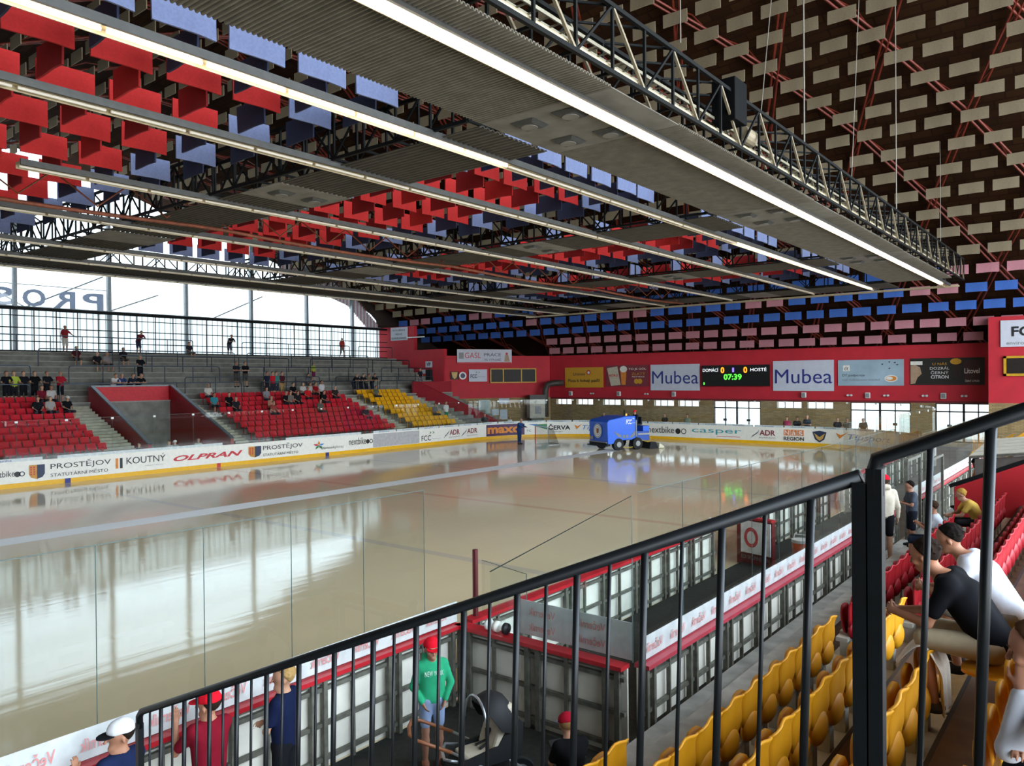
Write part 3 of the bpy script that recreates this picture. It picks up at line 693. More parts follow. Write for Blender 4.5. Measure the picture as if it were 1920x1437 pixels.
# ================================================================ NEAR BOARDS (seen from behind)
lets=None
def vecernik(par,org,u,nrm,w=.42,h=.13,st_='Večerník'):
    return text(st_,org,u,w,h,mat('faded_red_print','#cf8a86',.6),par,.01,nrm=nrm)
stripm=mat('white_sticker','#c2c5c2',.5)
def frame_board(p,q,nrm,label,band=0,lines=1,ztop=1.1,pane_h=1.95,udir=None,ledge=redl,pane=True,gap=1.05,kick=True,z0=0.0):
    """boards seen from their steel frame side; nrm points to the frame side"""
    p=Vector((p[0],p[1],0)); q=Vector((q[0],q[1],0)); d=(q-p); L=d.length; d.normalize(); n=Vector((nrm[0],nrm[1],0)); Z=Vector((0,0,1))
    t=empty('board_section',p,label,'rink boards'); 
    b=MB(); b.prism([Z*z0,d*L+Z*z0,d*L+Z*(ztop-.05),Z*(ztop-.05)],-n*.03); b.build('panel',mat('panel_back','#e4dfd0',.55,noise=.06,scale=3),t)
    b=MB(); b.prism([-n*.06+Z*(ztop-.05),-n*.06+d*L+Z*(ztop-.05),-n*.06+d*L+Z*ztop,-n*.06+Z*ztop],n*.2); b.build('top_ledge',ledge,t)
    for z,w in((.12,.05),(.52,.05),(ztop-.17,.05),(ztop-.08,.04)):
        b=MB(); b.bar(n*.05+Z*z,n*.05+d*L+Z*z,.05,w); b.build('rail',steel,t)
    x=.05
    while x<L:
        for dx in(0,.17):
            if x+dx<L:
                b=MB(); b.bar(n*.07+d*(x+dx)+Z*z0,n*.07+d*(x+dx)+Z*(ztop-.06),.055,.07); b.build('post',steel,t)
        x+=1.17
    x=.65
    while x<L: 
        b=MB(); b.bar(n*.06+d*x+Z*z0,n*.06+d*x+Z*(ztop-.06),.035,.05); b.build('stud',steel,t); x+=1.17
    if kick:
        b=MB(); b.prism([-n*.045,-n*.045+d*L,-n*.045+d*L+Z*.2,-n*.045+Z*.2],n*.012); b.build('kick_strip',yel,t)
    if band:
        b=MB(); b.prism([Z*(ztop+.02)+n*.02,Z*(ztop+.02)+n*.02+d*L,Z*(ztop+band)+n*.02+d*L,Z*(ztop+band)+n*.02],n*.006); b.build('sticker_band',stripm,t)
        ud=Vector((udir[0],udir[1],0)); step=.62; x=.12
        while x<L-.45:
            for k in range(lines):
                o=d*x+Z*(ztop+.05+(.20*k if lines==2 else .05))+n*.03
                if ud.dot(d)<0: o=o+d*.42
                vecernik(t,o,ud,n,.42,.13 if lines==1 else .11)
            x+=step
    return t,L
def panes(p,q,label,group,z0=1.1,z1=3.02,w=1.05,clip=False):
    p=Vector((p[0],p[1]));q=Vector((q[0],q[1])); L=(q-p).length; n=max(1,round(L/w)); 
    for i in range(n):
        pane_thing(p+(q-p)*i/n,p+(q-p)*(i+1)/n,z0,z1,label,group,clip=clip)
X0=-7.3; XB=-4.5
frame_board((X0,-4),(X0,7.9),(1,0),'near rink boards seen from behind, with red ledge, left of the players\' box',band=.30,udir=(0,-1))
panes((X0,-3.17),(X0,7.3),'tall clear glass pane on the near boards left of the corner','glass panes on the near boards')
frame_board((X0,8.1),(X0,16.5),(1,0),'inner boards of the players\' box with red ledge and steel frame')
frame_board((X0,18.05),(X0,25.2),(1,0),'inner boards beyond the open gate with red ledge and steel frame')
frame_board((X0,27),(X0,42.1),(1,0),'near rink boards beyond the boxes, with red ledge and steel frame')
panes((X0,27),(X0,42.1),'clear glass pane on the distant near-side boards','glass panes on the distant near boards',z1=2.9,w=1.5)
frame_board((X0+.05,7.95),(XB-.1,7.95),(0,-1),'end boards of the players\' box with two rows of mirrored red lettering',band=0,udir=(-1,0),kick=False)
t=BTX=empty('sticker_panel',(-6.3,8.05,1.12),'white sticker panel with two rows of mirrored red lettering on the box corner','sticker panel')
b=MB(); b.box(0,1.72,0,.01,0,.45); b.build('panel',stripm,t)
for k in range(2):
    for x in(.6,1.35): text('Večerník',(x,0,.07+.2*k),(-1,0,0),.42,.11,mat('faded_red_print','#cf8a86'),t,.01,nrm=(0,-1,0))
frame_board((XB,8.05),(XB,21.2),(1,0),'long outer boards of the players\' box with pink-red ledge and mirrored lettering',band=.30,udir=(0,-1),kick=False,ledge=mat('pink_red_ledge','#b23a48',.4),z0=.3)
panes((XB,8.05),(XB,21.2),'tall clear glass pane on the outer boards of the players\' box','glass panes on the players\' box',z1=3.14,w=1.25)
t=empty('shield_glass',(-6.75,8.0,1.12),'clear glass pane with a slanting top closing the corner of the box','glass pane')
MB().prism([(0,0,0),(2.2,0,0),(2.2,0,1.98),(0,0,.75)],(0,.012,0)).build('pane',glass,t); b=MB(); b.tube([(0,0,.75),(2.2,0,1.98),(2.2,0,0)],.008,5); b.build('edge_seal',edge,t)
pane_thing((-7.2,8.35),(-6.2,8.1),1.12,1.9,'short low glass pane leaning beside the red and black post',None,clip=False)
frame_board((XB,23),(XB,40),(1,0),'outer boards beyond the walkway opening with white band',band=.34,udir=(0,-1),kick=False,z0=.1)
panes((XB,24.5),(XB,40),'clear glass pane on the outer boards beyond the opening','glass panes beyond the opening',z1=2.8,w=1.6)
o=tag(MB().box(-7.2,-4.55,8.0,21.2,-.02,.04).build('box_floor_mat',rubber),'dark rubber matting inside the players\' box','mat')
o=tag(MB().box(-7.25,-4.45,-6,7.85,-.03,.0).build('rubber_matting',rubber),'dark rubber floor behind the near boards','mat')
o=tag(MB().tube([(-7.28,8.3,1.1),(-7.28,8.3,2.05)],.04,8).build('marker_post',mat('dark_red_post','#5a1a1e',.5)),'dark red and black post standing on the red ledge corner','post')
# open gate leaf with printed panel
t=empty('open_gate',(-7.3,18.0,0),'open gate leaf in the box with a white panel, red ring and registered mark','gate')
b=MB(); b.bar((0,0,.55),(.95,-.25,.55),.12,1.1); b.build('leaf',mat('gate_red','#6c1a1c',.5),t)
b=MB(); b.bar((0,0,1.12),(.95,-.25,1.12),.18,.05); b.build('top_ledge',redl,t)
uu=Vector((.967,-.254,0)); nn_=Vector((-.254,-.967,0))
b=MB(); o_=Vector((.12,-.12,.3)); b.prism([o_,o_+uu*.82,o_+uu*.82+Vector((0,0,.76)),o_+Vector((0,0,.76))],nn_*.02); b.build('panel',white,t)
def ringp(c,r,w,m,rw=1): 
    b=MB(); n=24
    for i in range(n):
        a,c2=2*math.pi*i/n,2*math.pi*(i+1)/n
        b.add([Vector(c)+uu*(q*rw*math.cos(k))+Vector((0,0,q*math.sin(k))) for q,k in((r,a),(r,c2),(r-w,c2),(r-w,a))],[(0,1,2,3)])
    return b.build('red_ring',m,t)
ringp(o_+uu*.30+Vector((0,0,.38))+nn_*.03,.24,.09,redp,.8); ringp(o_+uu*.68+Vector((0,0,.56))+nn_*.03,.09,.012,redp,.8)
text('R',o_+uu*.645+Vector((0,0,.515))+nn_*.03,uu,.06,.09,redp,t)
text('EDI SKUPINSTEIN',o_+uu*.02+Vector((0,0,-.14))+nn_*.03,uu,.78,.09,greyp,t)
# orange cooler, blue bottle, tape rolls
t=empty('drink_cooler',(-6.1,18.9,.04),'orange drink cooler with a white lid inside the players\' box','cooler')
MB().cyl((0,0,.22),.19,.44,2,20,.21).build('barrel',mat('cooler_orange','#c85a2c',.5),t,True); MB().cyl((0,0,.47),.215,.07).build('lid',white,t); b=MB(); b.tube([(-.2,0,.4),(-.15,0,.62),(.15,0,.62),(.2,0,.4)],.015,6); b.build('handle',white,t)
t=empty('drink_bottle',(-7.27,16.3,1.1),'blue drink bottle standing on the red ledge by the gate','bottle'); MB().cyl((0,0,.09),.038,.18,2,14).build('body',bluep,t,True); MB().cyl((0,0,.20),.022,.05,2,12).build('cap',white,t)
for i,(x,m_,w_) in enumerate(((-6.72,white,'white'),(-6.58,white,'cream-white'),(-6.42,black,'black'))):
    b=MB(); b.cyl((0,0,0),.075,.05,0,18); o=b.build('tape_roll',m_ if i!=1 else cream,None,True); o.location=(x,7.93,1.175); tag(o,'%s roll of tape standing on the red corner ledge'%w_,'tape roll')
# door frames beyond
for i,(x,y0,y1,z1) in enumerate(((-4.25,21.3,22.9,2.35),(-4.25,24.2,26.2,2.45))):
    t=empty('glass_door',(x,y0,.36 if i==0 else 0),'%s grey framed glass door beyond the person in the white hoodie'%('nearer' if i==0 else 'farther'),'glass door')
    b=MB(); L=y1-y0; 
    for p,q in(((0,0,0),(0,0,z1-.36)),((0,L,0),(0,L,z1-.36)),((0,0,z1-.36),(0,L,z1-.36)),((0,0,.05),(0,L,.05))): b.bar(p,q,.07)
    b.build('frame',steel,t); MB().box(-.005,.005,.03,L-.03,.05,z1-.38).build('pane',glass,t)
# ================================================================ END WALL DRESSING
def sheet(name,x0,x1,z0,z1,m,label,cat='banner',y=57.93,th=.05):
    t=empty(name,(x0,y,z0),label,cat); MB().box(0,x1-x0,0,th,0,z1-z0).build('sheet',m,t); return t
def wt(t,s,x,z,w,h,m,bold=0,shear=0): return text(s,(x,-.012,z),(1,0,0),w,h,m,t,bold,shear)
def wp(t,pts,m,name='graphic',d=-.008): return MB().poly([(x,d,z) for x,z in pts]).build(name,m,t)
def wrect(t,x0,x1,z0,z1,m,name='graphic',d=-.006): return wp(t,[(x0,z0),(x1,z0),(x1,z1),(x0,z1)],m,name,d)
def wc(cx,cz,r,rz=None,n=20): return [(cx+r*math.cos(2*math.pi*i/n),cz+(rz or r)*math.sin(2*math.pi*i/n)) for i in range(n)]
bw=mat('banner_white','#c9ccd6',.6,noise=.03,scale=3); by_=mat('banner_yellow','#d19a1e',.6,noise=.04); bk=mat('banner_dark','#1f1c16',.6)
t=sheet('advert_banner',-39.75,-35.7,3.63,5.43,by_,'yellow pizza advertising banner, leftmost on the red end wall')
wt(t,'Pizza k hokeji patří!',.35,.42,3.35,.36,black,.02); wt(t,'Unimex',.9,1.08,1.3,.28,black); wp(t,wc(2.55,1.35,.22),redp); wp(t,wc(2.55,1.33,.12),white,d=-.012)
t=sheet('advert_banner',-35.4,-31.25,3.72,5.55,maroon,'maroon beer banner with a can and a glass, right of the yellow pizza banner')
wt(t,'TO JE GÓL',2.25,1.38,1.7,.24,cream,.01); wt(t,'ZLATÝ',2.55,.98,1.3,.26,by_,.02); wt(t,'MATTRICK',2.6,.78,1.2,.12,cream); 
wp(t,[(.1,1.6),(1.15,1.75),(1.45,.15),(.5,.05)],mat('can_cream','#c9bfa6',.5)); wt(t,'BORG',.35,.85,.85,.22,redp,.02); wp(t,[(1.45,1.5),(2.05,1.5),(1.95,.15),(1.55,.15)],orange); wp(t,wc(1.75,1.5,.36,.28),cream,d=-.012); wp(t,wc(3.0,.45,.22),by_); wp(t,wc(3.35,.45,.22),by_,d=-.012)
for x0,x1,z0,z1,lb in((-31.05,-26.65,3.4,5.55,'white banner with large navy lettering, left of the scoreboard'),(-20.7,-16.3,3.4,5.65,'white banner with large navy lettering, right of the scoreboard')):
    t=sheet('advert_banner',x0,x1,z0,z1,bw,lb); wt(t,'Mubea',.15,.55,4.15,1.05,navy,.01)
t=sheet('scoreboard',-26.4,-20.95,3.75,5.4,mat('scoreboard_black','#0b0d0c',.5,noise=0),'black electronic scoreboard with green clock digits on the red end wall','scoreboard',y=57.8,th=.19)
def led(n,c,e): return mat(n,c,.5,noise=0,emit=e)
lw_,lo,lg,lp=led('led_white','#e8ecf2',.8),led('led_orange','#ff7a18',2),led('led_green','#4dff3a',1.6),led('led_purple','#7a5cff',1.6)
wt(t,'DOMÁCÍ',.1,1.15,1.3,.3,lw_,.01); wt(t,'HOSTÉ',4.0,1.15,1.25,.3,lw_,.01); wt(t,'0',1.6,1.02,.3,.48,lo,.03); wt(t,'0',3.45,1.02,.3,.48,lo,.03); wt(t,'1',2.55,1.1,.14,.34,lp,.02); wt(t,'07:39',1.85,.5,1.45,.45,lg,.02); wrect(t,.15,.25,.12,.3,lg,d=-.012)
t=sheet('advert_banner',-16.0,-11.7,3.78,5.6,mat('banner_sky','#9fb6c2',.6,noise=.12,scale=.6),'pale blue banner with a bird emblem, right of the second navy lettered banner')
wt(t,'DT podporuje',.3,.62,1.5,.2,black); wt(t,'naši hokejovou mládež',.3,.3,2.5,.2,greyp); wrect(t,.35,.8,1.05,1.45,cream); wt(t,'dt',.42,1.1,.3,.28,black)
wp(t,wc(3.5,.5,.42,.24),cream); wp(t,wc(3.5,.5,.34,.18),orange,d=-.011); wp(t,wc(3.4,.52,.22,.12),cream,d=-.014)
for x,z in((2.85,1.5),(3.3,1.65),(3.65,1.6),(3.8,1.45),(3.3,1.2)): wp(t,[(x,z),(x+.16,z+.05),(x+.12,z-.06)],black)
t=sheet('advert_banner',-11.3,-6.95,3.83,5.62,bk,'dark banner with citrus drink lettering and glass, rightmost on the end wall')
wt(t,'U NÁS',1.35,1.32,.85,.2,by_,.02); wt(t,'DOZRÁL',1.2,1.02,1.15,.22,white,.02); wt(t,'ČERNÝ',1.25,.72,1.05,.24,white,.02); wt(t,'CITRON',1.25,.42,1.05,.22,white,.02)
wp(t,[(.02,.05),(.3,.1),(.45,.5),(.7,.75),(.6,1.2),(.3,1.35),(.02,1.3)],mat('print_skin','#b39478',.6)); wrect(t,.02,.75,1.35,1.6,cream); wp(t,[(2.45,1.55),(3.1,1.55),(2.95,.5),(2.6,.5)],mat('dark_drink','#2a1712',.4)); wp(t,wc(2.72,1.55,.33,.2),by_,d=-.011); wp(t,[(3.2,1.6),(4.1,1.6),(4.05,.05),(3.25,.05)],mat('bottle_print','#3b140f',.5)); wt(t,'Litovel',3.22,.75,.85,.34,cream,.01); wt(t,'ČERNÝ CITRON',3.25,.2,.8,.16,cream)
spk=mat('small_speaker','#d8d6d0',.5)
for i,x in enumerate((-39.1,-34.1,-28.9,-18.4,-14.0,-9.3)):
    t=empty('wall_speaker',(x,57.9,3.1),'small white speaker box under the banners on the end wall','speaker','small white speakers on the end wall'); MB().box(-.17,.17,-.12,.05,-.2,.2).build('housing',spk,t,bevel=.04); MB().box(-.12,.12,-.13,-.12,-.14,.14).build('grille',greyp,t)
for i,x in enumerate((-36.8,-31.4,-15.2,-12.8,-10.4,-8.1)):
    t=empty('emergency_light',(x,57.9,3.1),'tiny twin emergency lamp on the end wall between the speakers','emergency light','twin emergency lamps on the end wall')
    for dx in(-.12,.12): MB().cyl((dx,-.06,0),.07,.1,1,12).build('lamp_head',spk,t)
    MB().box(-.08,.08,-.05,.05,-.06,.06).build('base',greyp,t)
# right red block: FCC banner and yellow framed window
t=sheet('advert_banner',-5.75,-3.2,6.15,7.75,bw,'white hanging banner with dark and green letters on the right red block',y=54.9)
wt(t,'FCC',.55,.62,1.6,.6,black,.03); wt(t,'environment',.3,.12,1.8,.22,greyp); wp(t,[(1.6,1.3),(1.9,1.42),(1.6,1.54),(1.75,1.42)],greenp)
t=empty('framed_window',(-5.6,54.9,4.4),'yellow framed dark window in the right red block','window'); b=MB()
for p in((0,2.4,0,.14),(0,2.4,1.06,1.2),(0,.14,0,1.2),(2.26,2.4,0,1.2)): b.box(p[0],p[1],-.05,.05,p[2],p[3])
b.build('frame',mat('window_yellow','#c99a1c',.5),t); MB().box(.1,2.3,0,.04,.1,1.1).build('pane',mat('dark_glazing','#2a2420',.45,spec=.2),t)
# ---- left block (angled wall)
AD=Vector((5.2,8.5,0)).normalized(); AN=Vector((AD.y,-AD.x,0)); AZ=math.atan2(AD.y,AD.x)
def asheet(name,e0,e1,z0,z1,m,label,cat='banner',th=.05):
    o=Vector((-46.7,49.5,z0))+AD*e0+AN*(.12+th); t=empty(name,o,label,cat,rz=AZ); MB().box(0,e1-e0,0,th,0,z1-z0).build('sheet',m,t); return t
t=asheet('advert_banner',1.03,6.16,5.88,7.12,bw,'white hanging banner with red and dark lettering above the left yellow framed window')
wt(t,'GASL',.7,.45,1.5,.5,redp,.0); wrect(t,.15,.6,.4,.95,greyp); wt(t,'PRÁCE',2.5,.62,1.6,.36,shn,.02); wt(t,'VE VÝROBĚ',2.5,.22,1.6,.26,shn); wrect(t,0,5.1,.0,.1,redp); wp(t,wc(4.65,.85,.12),redp); wp(t,[(4.4,.15),(4.95,.15),(4.8,.75),(4.5,.75)],mat('print_skin','#b39478'))
t=asheet('club_badge',.45,1.12,4.45,5.15,mat('badge_dark','#2b2018',.6),'dark shield shaped club badge on the left red wall','badge'); wp(t,[(.05,.65),(.15,.2),(.33,.03),(.52,.2),(.62,.65)],mat('gold_print','#c9a253'))
t=asheet('club_badge',1.2,1.85,4.42,5.15,redw,'round white club badge with a small shield on the left red wall','badge'); wp(t,wc(.33,.36,.34),white); wp(t,wc(.33,.36,.22),shn,d=-.012)
t=asheet('advert_sign',2.1,3.8,4.25,5.33,bw,'white framed sign with dark letters and green arrows on the left red wall','sign'); wt(t,'FCC',.15,.3,.6,.35,shn,.03); wp(t,[(.6,.72),(.8,.82),(.6,.92),(.7,.82)],greenp); wp(t,[(.85,.72),(1.05,.82),(.85,.92),(.95,.82)],greenp); wrect(t,.8,1.55,.4,.44,greyp)
t=empty('framed_window',Vector((-46.7,49.5,4.1))+AD*4.1+AN*.1,'wide yellow framed window of three dark panes in the left red wall','window',rz=AZ); b=MB()
for p in((0,4.45,0,.1),(0,4.45,1.22,1.32),(0,.1,0,1.32),(1.2,1.3,0,1.32),(2.95,3.05,0,1.32),(4.35,4.45,0,1.32)): b.box(p[0],p[1],-.06,.04,p[2],p[3])
b.build('frame',mat('window_yellow','#c99a1c'),t)
for x0,x1 in((.1,1.2),(1.3,2.95),(3.05,4.35)): MB().box(x0,x1,-.01,.02,.1,1.22).build('pane',mat('dark_glazing','#2a2420'),t)
t=sheet('vip_sign',-48.9,-48.1,5.55,6.1,bw,'small white sign with dark letters above the dark doorway','sign',y=49.24,th=.05); wt(t,'VIP',.15,.12,.5,.32,black,.03)
t=sheet('notice',-49.4,-48.95,5.0,5.35,bw,'tiny white notice beside the dark doorway','notice',y=49.25,th=.04)
t=sheet('no_smoking_sign',-53.36,-51.15,8.1,9.3,bw,'white sign with three lines of dark capitals high on the left red wall','sign',y=49.2,th=.05)
for k,(s_,w_) in enumerate((('KOUŘENÍ',1.6),('PŘÍSNĚ',.9),('ZAKÁZÁNO',2.0))): wt(t,s_,(2.21-w_)/2,.85-.37*k,w_,.22,black)
o=tag(MB().box(0,2.2,-.06,.06,-.05,.05).build('tube_lamp',white),'white tube lamp fixed beside the no smoking sign','lamp'); o.location=(-51.1,49.1,8.3)
t=empty('service_machine',Vector((-46.7,49.5,0))+AD*8.2+AN*1.0,'cream machine cabinet with a dark header standing in the corner of the end wall','machine',rz=AZ)
MB().box(-.8,.8,-.4,.4,.9,2.6).build('cabinet',mat('machine_cream','#b5ae9c',.5),t,bevel=.03); MB().box(-.8,.8,-.45,.3,2.6,3.0).build('header',mat('header_dark','#3b3833',.5),t); MB().box(-.3,.3,-.42,-.4,1.3,2.0).build('label_panel',greyp,t); MB().box(-.6,.6,-.3,.3,0,.9).build('base',steel,t)
b=MB(); b.tube([(0,0,1.0),(0,0,3.4),(.15,.1,3.9),(.6,.5,4.05),(1.2,1.1,4.05)],.28,12); o=tag(b.build('duct_pipe',mat('duct_grey','#4b4640',.5,.3),None,True),'dark bent ventilation duct in the corner of the red walls','duct'); o.location=(-41.0,56.6,0)
for i,(e0,e1,z0,z1) in enumerate(((4.2,4.9,1.2,1.75),(5.0,5.7,.8,1.7),(4.9,5.9,2.2,2.7))):
    asheet('notice',e0,e1,z0,z1,mat('notice_paper','#b8c2c8',.6),'pale paper notice on the brick wall, %s'%('left small one','right tall one','top one under the red wall')[i],'notice')
t=asheet('glass_entrance',3.0,4.05,.1,2.6,mat('pale_doorway','#93a39f',.2),'pale glass door in the left brick wall','door')
# ================================================================ FAR SEATS
sr=mat('seat_red','#c1202e',.4,noise=.05); sy=mat('seat_yellow','#eaa813',.4,noise=.04)
def far_seat():
    b=MB(); w=.21
    prof=[(.02,.80),(.0,.60),(-.06,.46)]    # x (towards aisle+), z
    V=[]
    for th in(0,.03):
        for x,z in((-.09,.74),(-.05,.64),(0,.54),(.06,.48),(.04,.44)):
            for y,dx in((-w,.03),(-w*.5,0),(w*.5,0),(w,.03)): V.append((x+dx-th,y*(.9 if z>.75 else 1),z-(th if z<.5 else 0)))
    F=[]
    for i in range(4):
        for j in range(3):
            F.append((i*4+j,i*4+j+1,i*4+j+5,i*4+j+4)); F.append((20+i*4+j,20+i*4+j+4,20+i*4+j+5,20+i*4+j+1))
    for i in range(4):
        for j in(0,3): F.append((i*4+j,i*4+j+4,24+i*4+j,20+i*4+j) if j==0 else (i*4+j,20+i*4+j,24+i*4+j,i*4+j+4))
    F.append((0,20,21,1));F.append((1,21,22,2));F.append((2,22,23,3)); F+=[(16,17,37,36),(17,18,38,37),(18,19,39,38)]
    b.add(V,F); b.box(-.03,.0,-.02,.02,.0,.5); return b
fs_r=far_seat().mesh('far_seat_red',sr); fs_y=far_seat().mesh('far_seat_yellow',sy)
SEC=[(12.4,17.2,'red','left section'),(25.7,36.9,'red','middle section'),(38.35,42.7,'yellow','yellow section')]
redc=[]
for k in range(9):
    for a,b_,colr,nm in SEC:
        y=a+.26
        while y<b_:
            redc.append((proj(rowx(k),y,rowz(k)+.5)[2],k,y,colr,nm)); y+=.5
redc.sort(); nred=0; sb=MB(); cnts=0
for s_,k,y,colr,nm in redc:
    x=rowx(k)-.55
    if proj(x,y,rowz(k)+.8)[0]<-20: continue
    if colr=='red':
        nred+=1
        if nred>245:
            sb.add([(x+a,y+b,rowz(k)+c) for a,b,c in [tuple(v.co) for v in fs_r.vertices]],[tuple(p.vertices) for p in fs_r.polygons]); continue
    o=link('%s_stadium_seat'%colr,fs_r if colr=='red' else fs_y); o.location=(x,y,rowz(k))
    tag(o,'%s plastic seat in row %s of the far stand\'s %s'%(colr,['one at the front','two','three','four','five','six','seven','eight','nine at the top'][k],nm),'seat','%s seats, far %s, row %s'%(colr,nm,['one','two','three','four','five','six','seven','eight','nine'][k]))
if sb.v: tag(sb.build('red_stadium_seats',sr),'red plastic seats at the back right of the far stand\'s middle section','seats','far red seats at the back','stuff')
# ================================================================ ICE RESURFACER
t=empty('ice_resurfacer',(-24.75,42.55,0),'blue ice resurfacing machine with a round club emblem driving on the ice','ice resurfacer',rz=math.atan2(-.92,-.40))
zb=mat('machine_blue','#1f5fd0',.35,noise=.03); zt=mat('tyre_black','#141416',.8); zr=mat('rim_grey','#8e8e88',.4,.3)
b=MB(); V=[]
for x,z in((1.9,.42),(1.95,1.75),(1.8,1.9),(.6,2.1),(-.2,2.1),(-.25,.75),(.1,.62),(.7,.62),(1.55,.42)): V.append((x,z))
b.prism([(x,-1.0,z) for x,z in V],(0,2.0,0)); o=b.build('snow_tank_body',zb,t,bevel=.05)
b=MB(); b.box(1.9,2.1,-1.0,1.0,.28,.34); b.box(1.7,1.95,-.95,.95,.3,.55); b.build('front_bumper',zt,t)
b=MB(); b.tube([(1.98,-.95,.52),(1.98,.95,.52)],.03,6); b.build('bumper_bar',zr,t)
b=MB(); b.box(-1.3,-.3,-.95,.95,.55,1.12); b.build('rear_platform',mat('machine_blue_dark','#17479c',.4),t)
b=MB(); b.box(-1.35,-.85,-.9,.9,1.1,1.45); b.build('rear_cabinet',zb,t,bevel=.03)
b=MB(); b.box(-1.35,-.4,.92,.98,.9,1.0); b.build('side_rail',zr,t)
b=MB(); b.box(-1.0,-.6,-.1,.5,1.45,1.56); b.box(-1.1,-1.0,-.1,.5,1.5,2.0); b.build('driver_seat',zt,t)
b=MB(); b.tube([(-.2,.2,2.15),(-.42,.2,2.02)],.03,6); b.cyl((-.42,.2,2.02),.18,.04); b.build('steering_wheel',zt,t)
for x in(1.1,-.35):
    for y in(-.82,.9):
        w_=empty('x',(0,0,0),None,None) if False else None
        o=MB().cyl((x,y,.38),.38,.26,1,28).build('wheel',zt,t,bevel=.03); MB().cyl((x,y+(.02 if y>0 else -.02),.38),.17,.27,1,20).build('rim',zr,o)
b=MB(); b.prism([(-1.2,-1.1,.02),(-1.9,-1.1,.02),(-1.7,-1.1,.42),(-1.3,-1.1,.42)],(0,2.2,0)); b.build('conditioner',zt,t)
b=MB(); b.prism([(-1.9,-1.15,.02),(-2.35,-1.15,.02),(-2.3,-1.15,.14),(-1.95,-1.15,.34)],(0,2.3,0)); b.build('towel_box',mat('towel_cream','#d8d0b4',.7),t)
b=MB(); b.tube([(-.6,.95,.6),(-1.1,1.05,.45),(-1.5,1.0,.5),(-1.4,.9,.7)],.025,6); b.tube([(-.4,.95,.3),(.2,.9,.12),(.9,.9,.2)],.03,6); b.build('hose',mat('hose_yellow','#b89a2c',.5),t)
b=MB(); b.cyl((.35,.6,2.28),.06,.36,2,12); b.build('vent_stack',zt,t); MB().cyl((.0,.3,2.16),.05,.12,2,12).build('beacon',mat('beacon_amber','#ff9a30',.4,emit=1.2),t)
# emblem on the front face (front is +x): disc + ring + shield
ex=1.965
def fd(c,r,m,dx,name,n=28): return MB().poly([(ex+dx,c[0]+r*math.cos(2*math.pi*i/n),c[1]+r*math.sin(2*math.pi*i/n)) for i in range(n)]).build(name,m,t)
fd((0,1.2),.44,white,.01,'emblem'); fd((0,1.2),.40,shn,.013,'emblem_ring'); fd((0,1.2),.37,white,.016,'emblem_ring'); fd((0,1.2),.27,shn,.018,'emblem_ring'); fd((0,1.2),.25,white,.02,'emblem_ring')
MB().poly([(ex+.024,0,1.36),(ex+.024,-.14,1.36),(ex+.024,-.13,1.1),(ex+.024,0,1.02)]).build('emblem_shield',orange,t); MB().poly([(ex+.024,.0,1.36),(ex+.024,.14,1.36),(ex+.024,.13,1.1),(ex+.024,0,1.02)]).build('emblem_shield',black,t)
MB().box(ex,ex+.02,-.85,-.5,.66,.84).build('headlamp',zr,t)
# side lettering (+y side): reads from front(+x) to rear: u=-x
text('FCC',(.55,1.012,1.6),(-1,0,0),.45,.3,white,t,.03,.2); text('environment',(.1,1.012,1.66),(-1,0,0),.3,.04,white,t)
MB().poly([(.1,1.012,1.92),(-.02,1.012,1.98),(-.12,1.012,1.9),(.0,1.012,1.95)]).build('arrow_logo',white,t)
gm=mat('machine_grey','#6f7478',.5)
for P in([(1.5,1.2),(1.15,.85),(.85,.78),(.95,.98)],[(.78,.76),(.62,.74),(.62,.95),(.8,.96)],[(.55,.74),(.38,.76),(.36,.97),(.55,.95)],[(.3,.78),(-.15,1.2),(-.15,.9),(.1,.75)]):
    MB().prism([(x,1.0,z) for x,z in P],(0,.015,0)).build('side_vent',gm,t)
b=MB(); b.bar((-.22,.98,.8),(-.22,.98,1.85),.12,.1); b.build('corner_post',gm,t)
# hockey goal
t=empty('hockey_goal',(-31.6,42.4,0),'red and white hockey goal being pushed across the ice','goal',rz=math.radians(-25))
b=MB(); b.tube([(0,0,0),(0,0,1.22)],.035,8); b.build('post',redp,t); b=MB(); b.tube([(1.83,0,0),(1.83,0,1.22)],.03,8); b.build('post',greyp,t); b=MB(); b.tube([(0,0,1.22),(1.83,0,1.22)],.03,8); b.build('crossbar',white,t)
b=MB(); b.tube([(0,0,.03),(.1,.9,.03),(.9,1.1,.03),(1.7,.9,.03),(1.83,0,.03)],.04,8); b.build('base_frame',white,t)
net=glassmat('net_haze',(.72,.72,.70),.1,.6)
b=MB(); b.poly([(0,0,1.2),(1.83,0,1.2),(1.6,.5,1.15),(.2,.5,1.15)]); b.poly([(.2,.5,1.15),(1.6,.5,1.15),(1.7,.9,.05),(.1,.9,.05)]); b.poly([(0,0,.03),(0,0,1.2),(.2,.5,1.15),(.1,.9,.05)]); b.poly([(1.83,0,.03),(1.83,0,1.2),(1.6,.5,1.15),(1.7,.9,.05)]); b.build('net',net,t)
# bicycle by the end wall
t=empty('bicycle',(-30.6,56.9,0),'dark bicycle leaning at the brick end wall','bicycle')
for x in(-.5,.5):
    b=MB(); b.tube([(x+.32*math.cos(a),0,.33+.32*math.sin(a)) for a in np.linspace(0,2*math.pi,17)],.025,6,False); b.build('wheel',zt,t)
b=MB(); b.tube([(-.5,0,.33),(-.2,0,.85),(.35,0,.9),(.5,0,.33)],.02,6); b.tube([(-.2,0,.85),(0,0,.35),(.35,0,.9)],.02,6); b.tube([(.3,-.2,1.05),(.35,0,.95),(.3,.2,1.05)],.015,6); b.build('frame',dark,t)
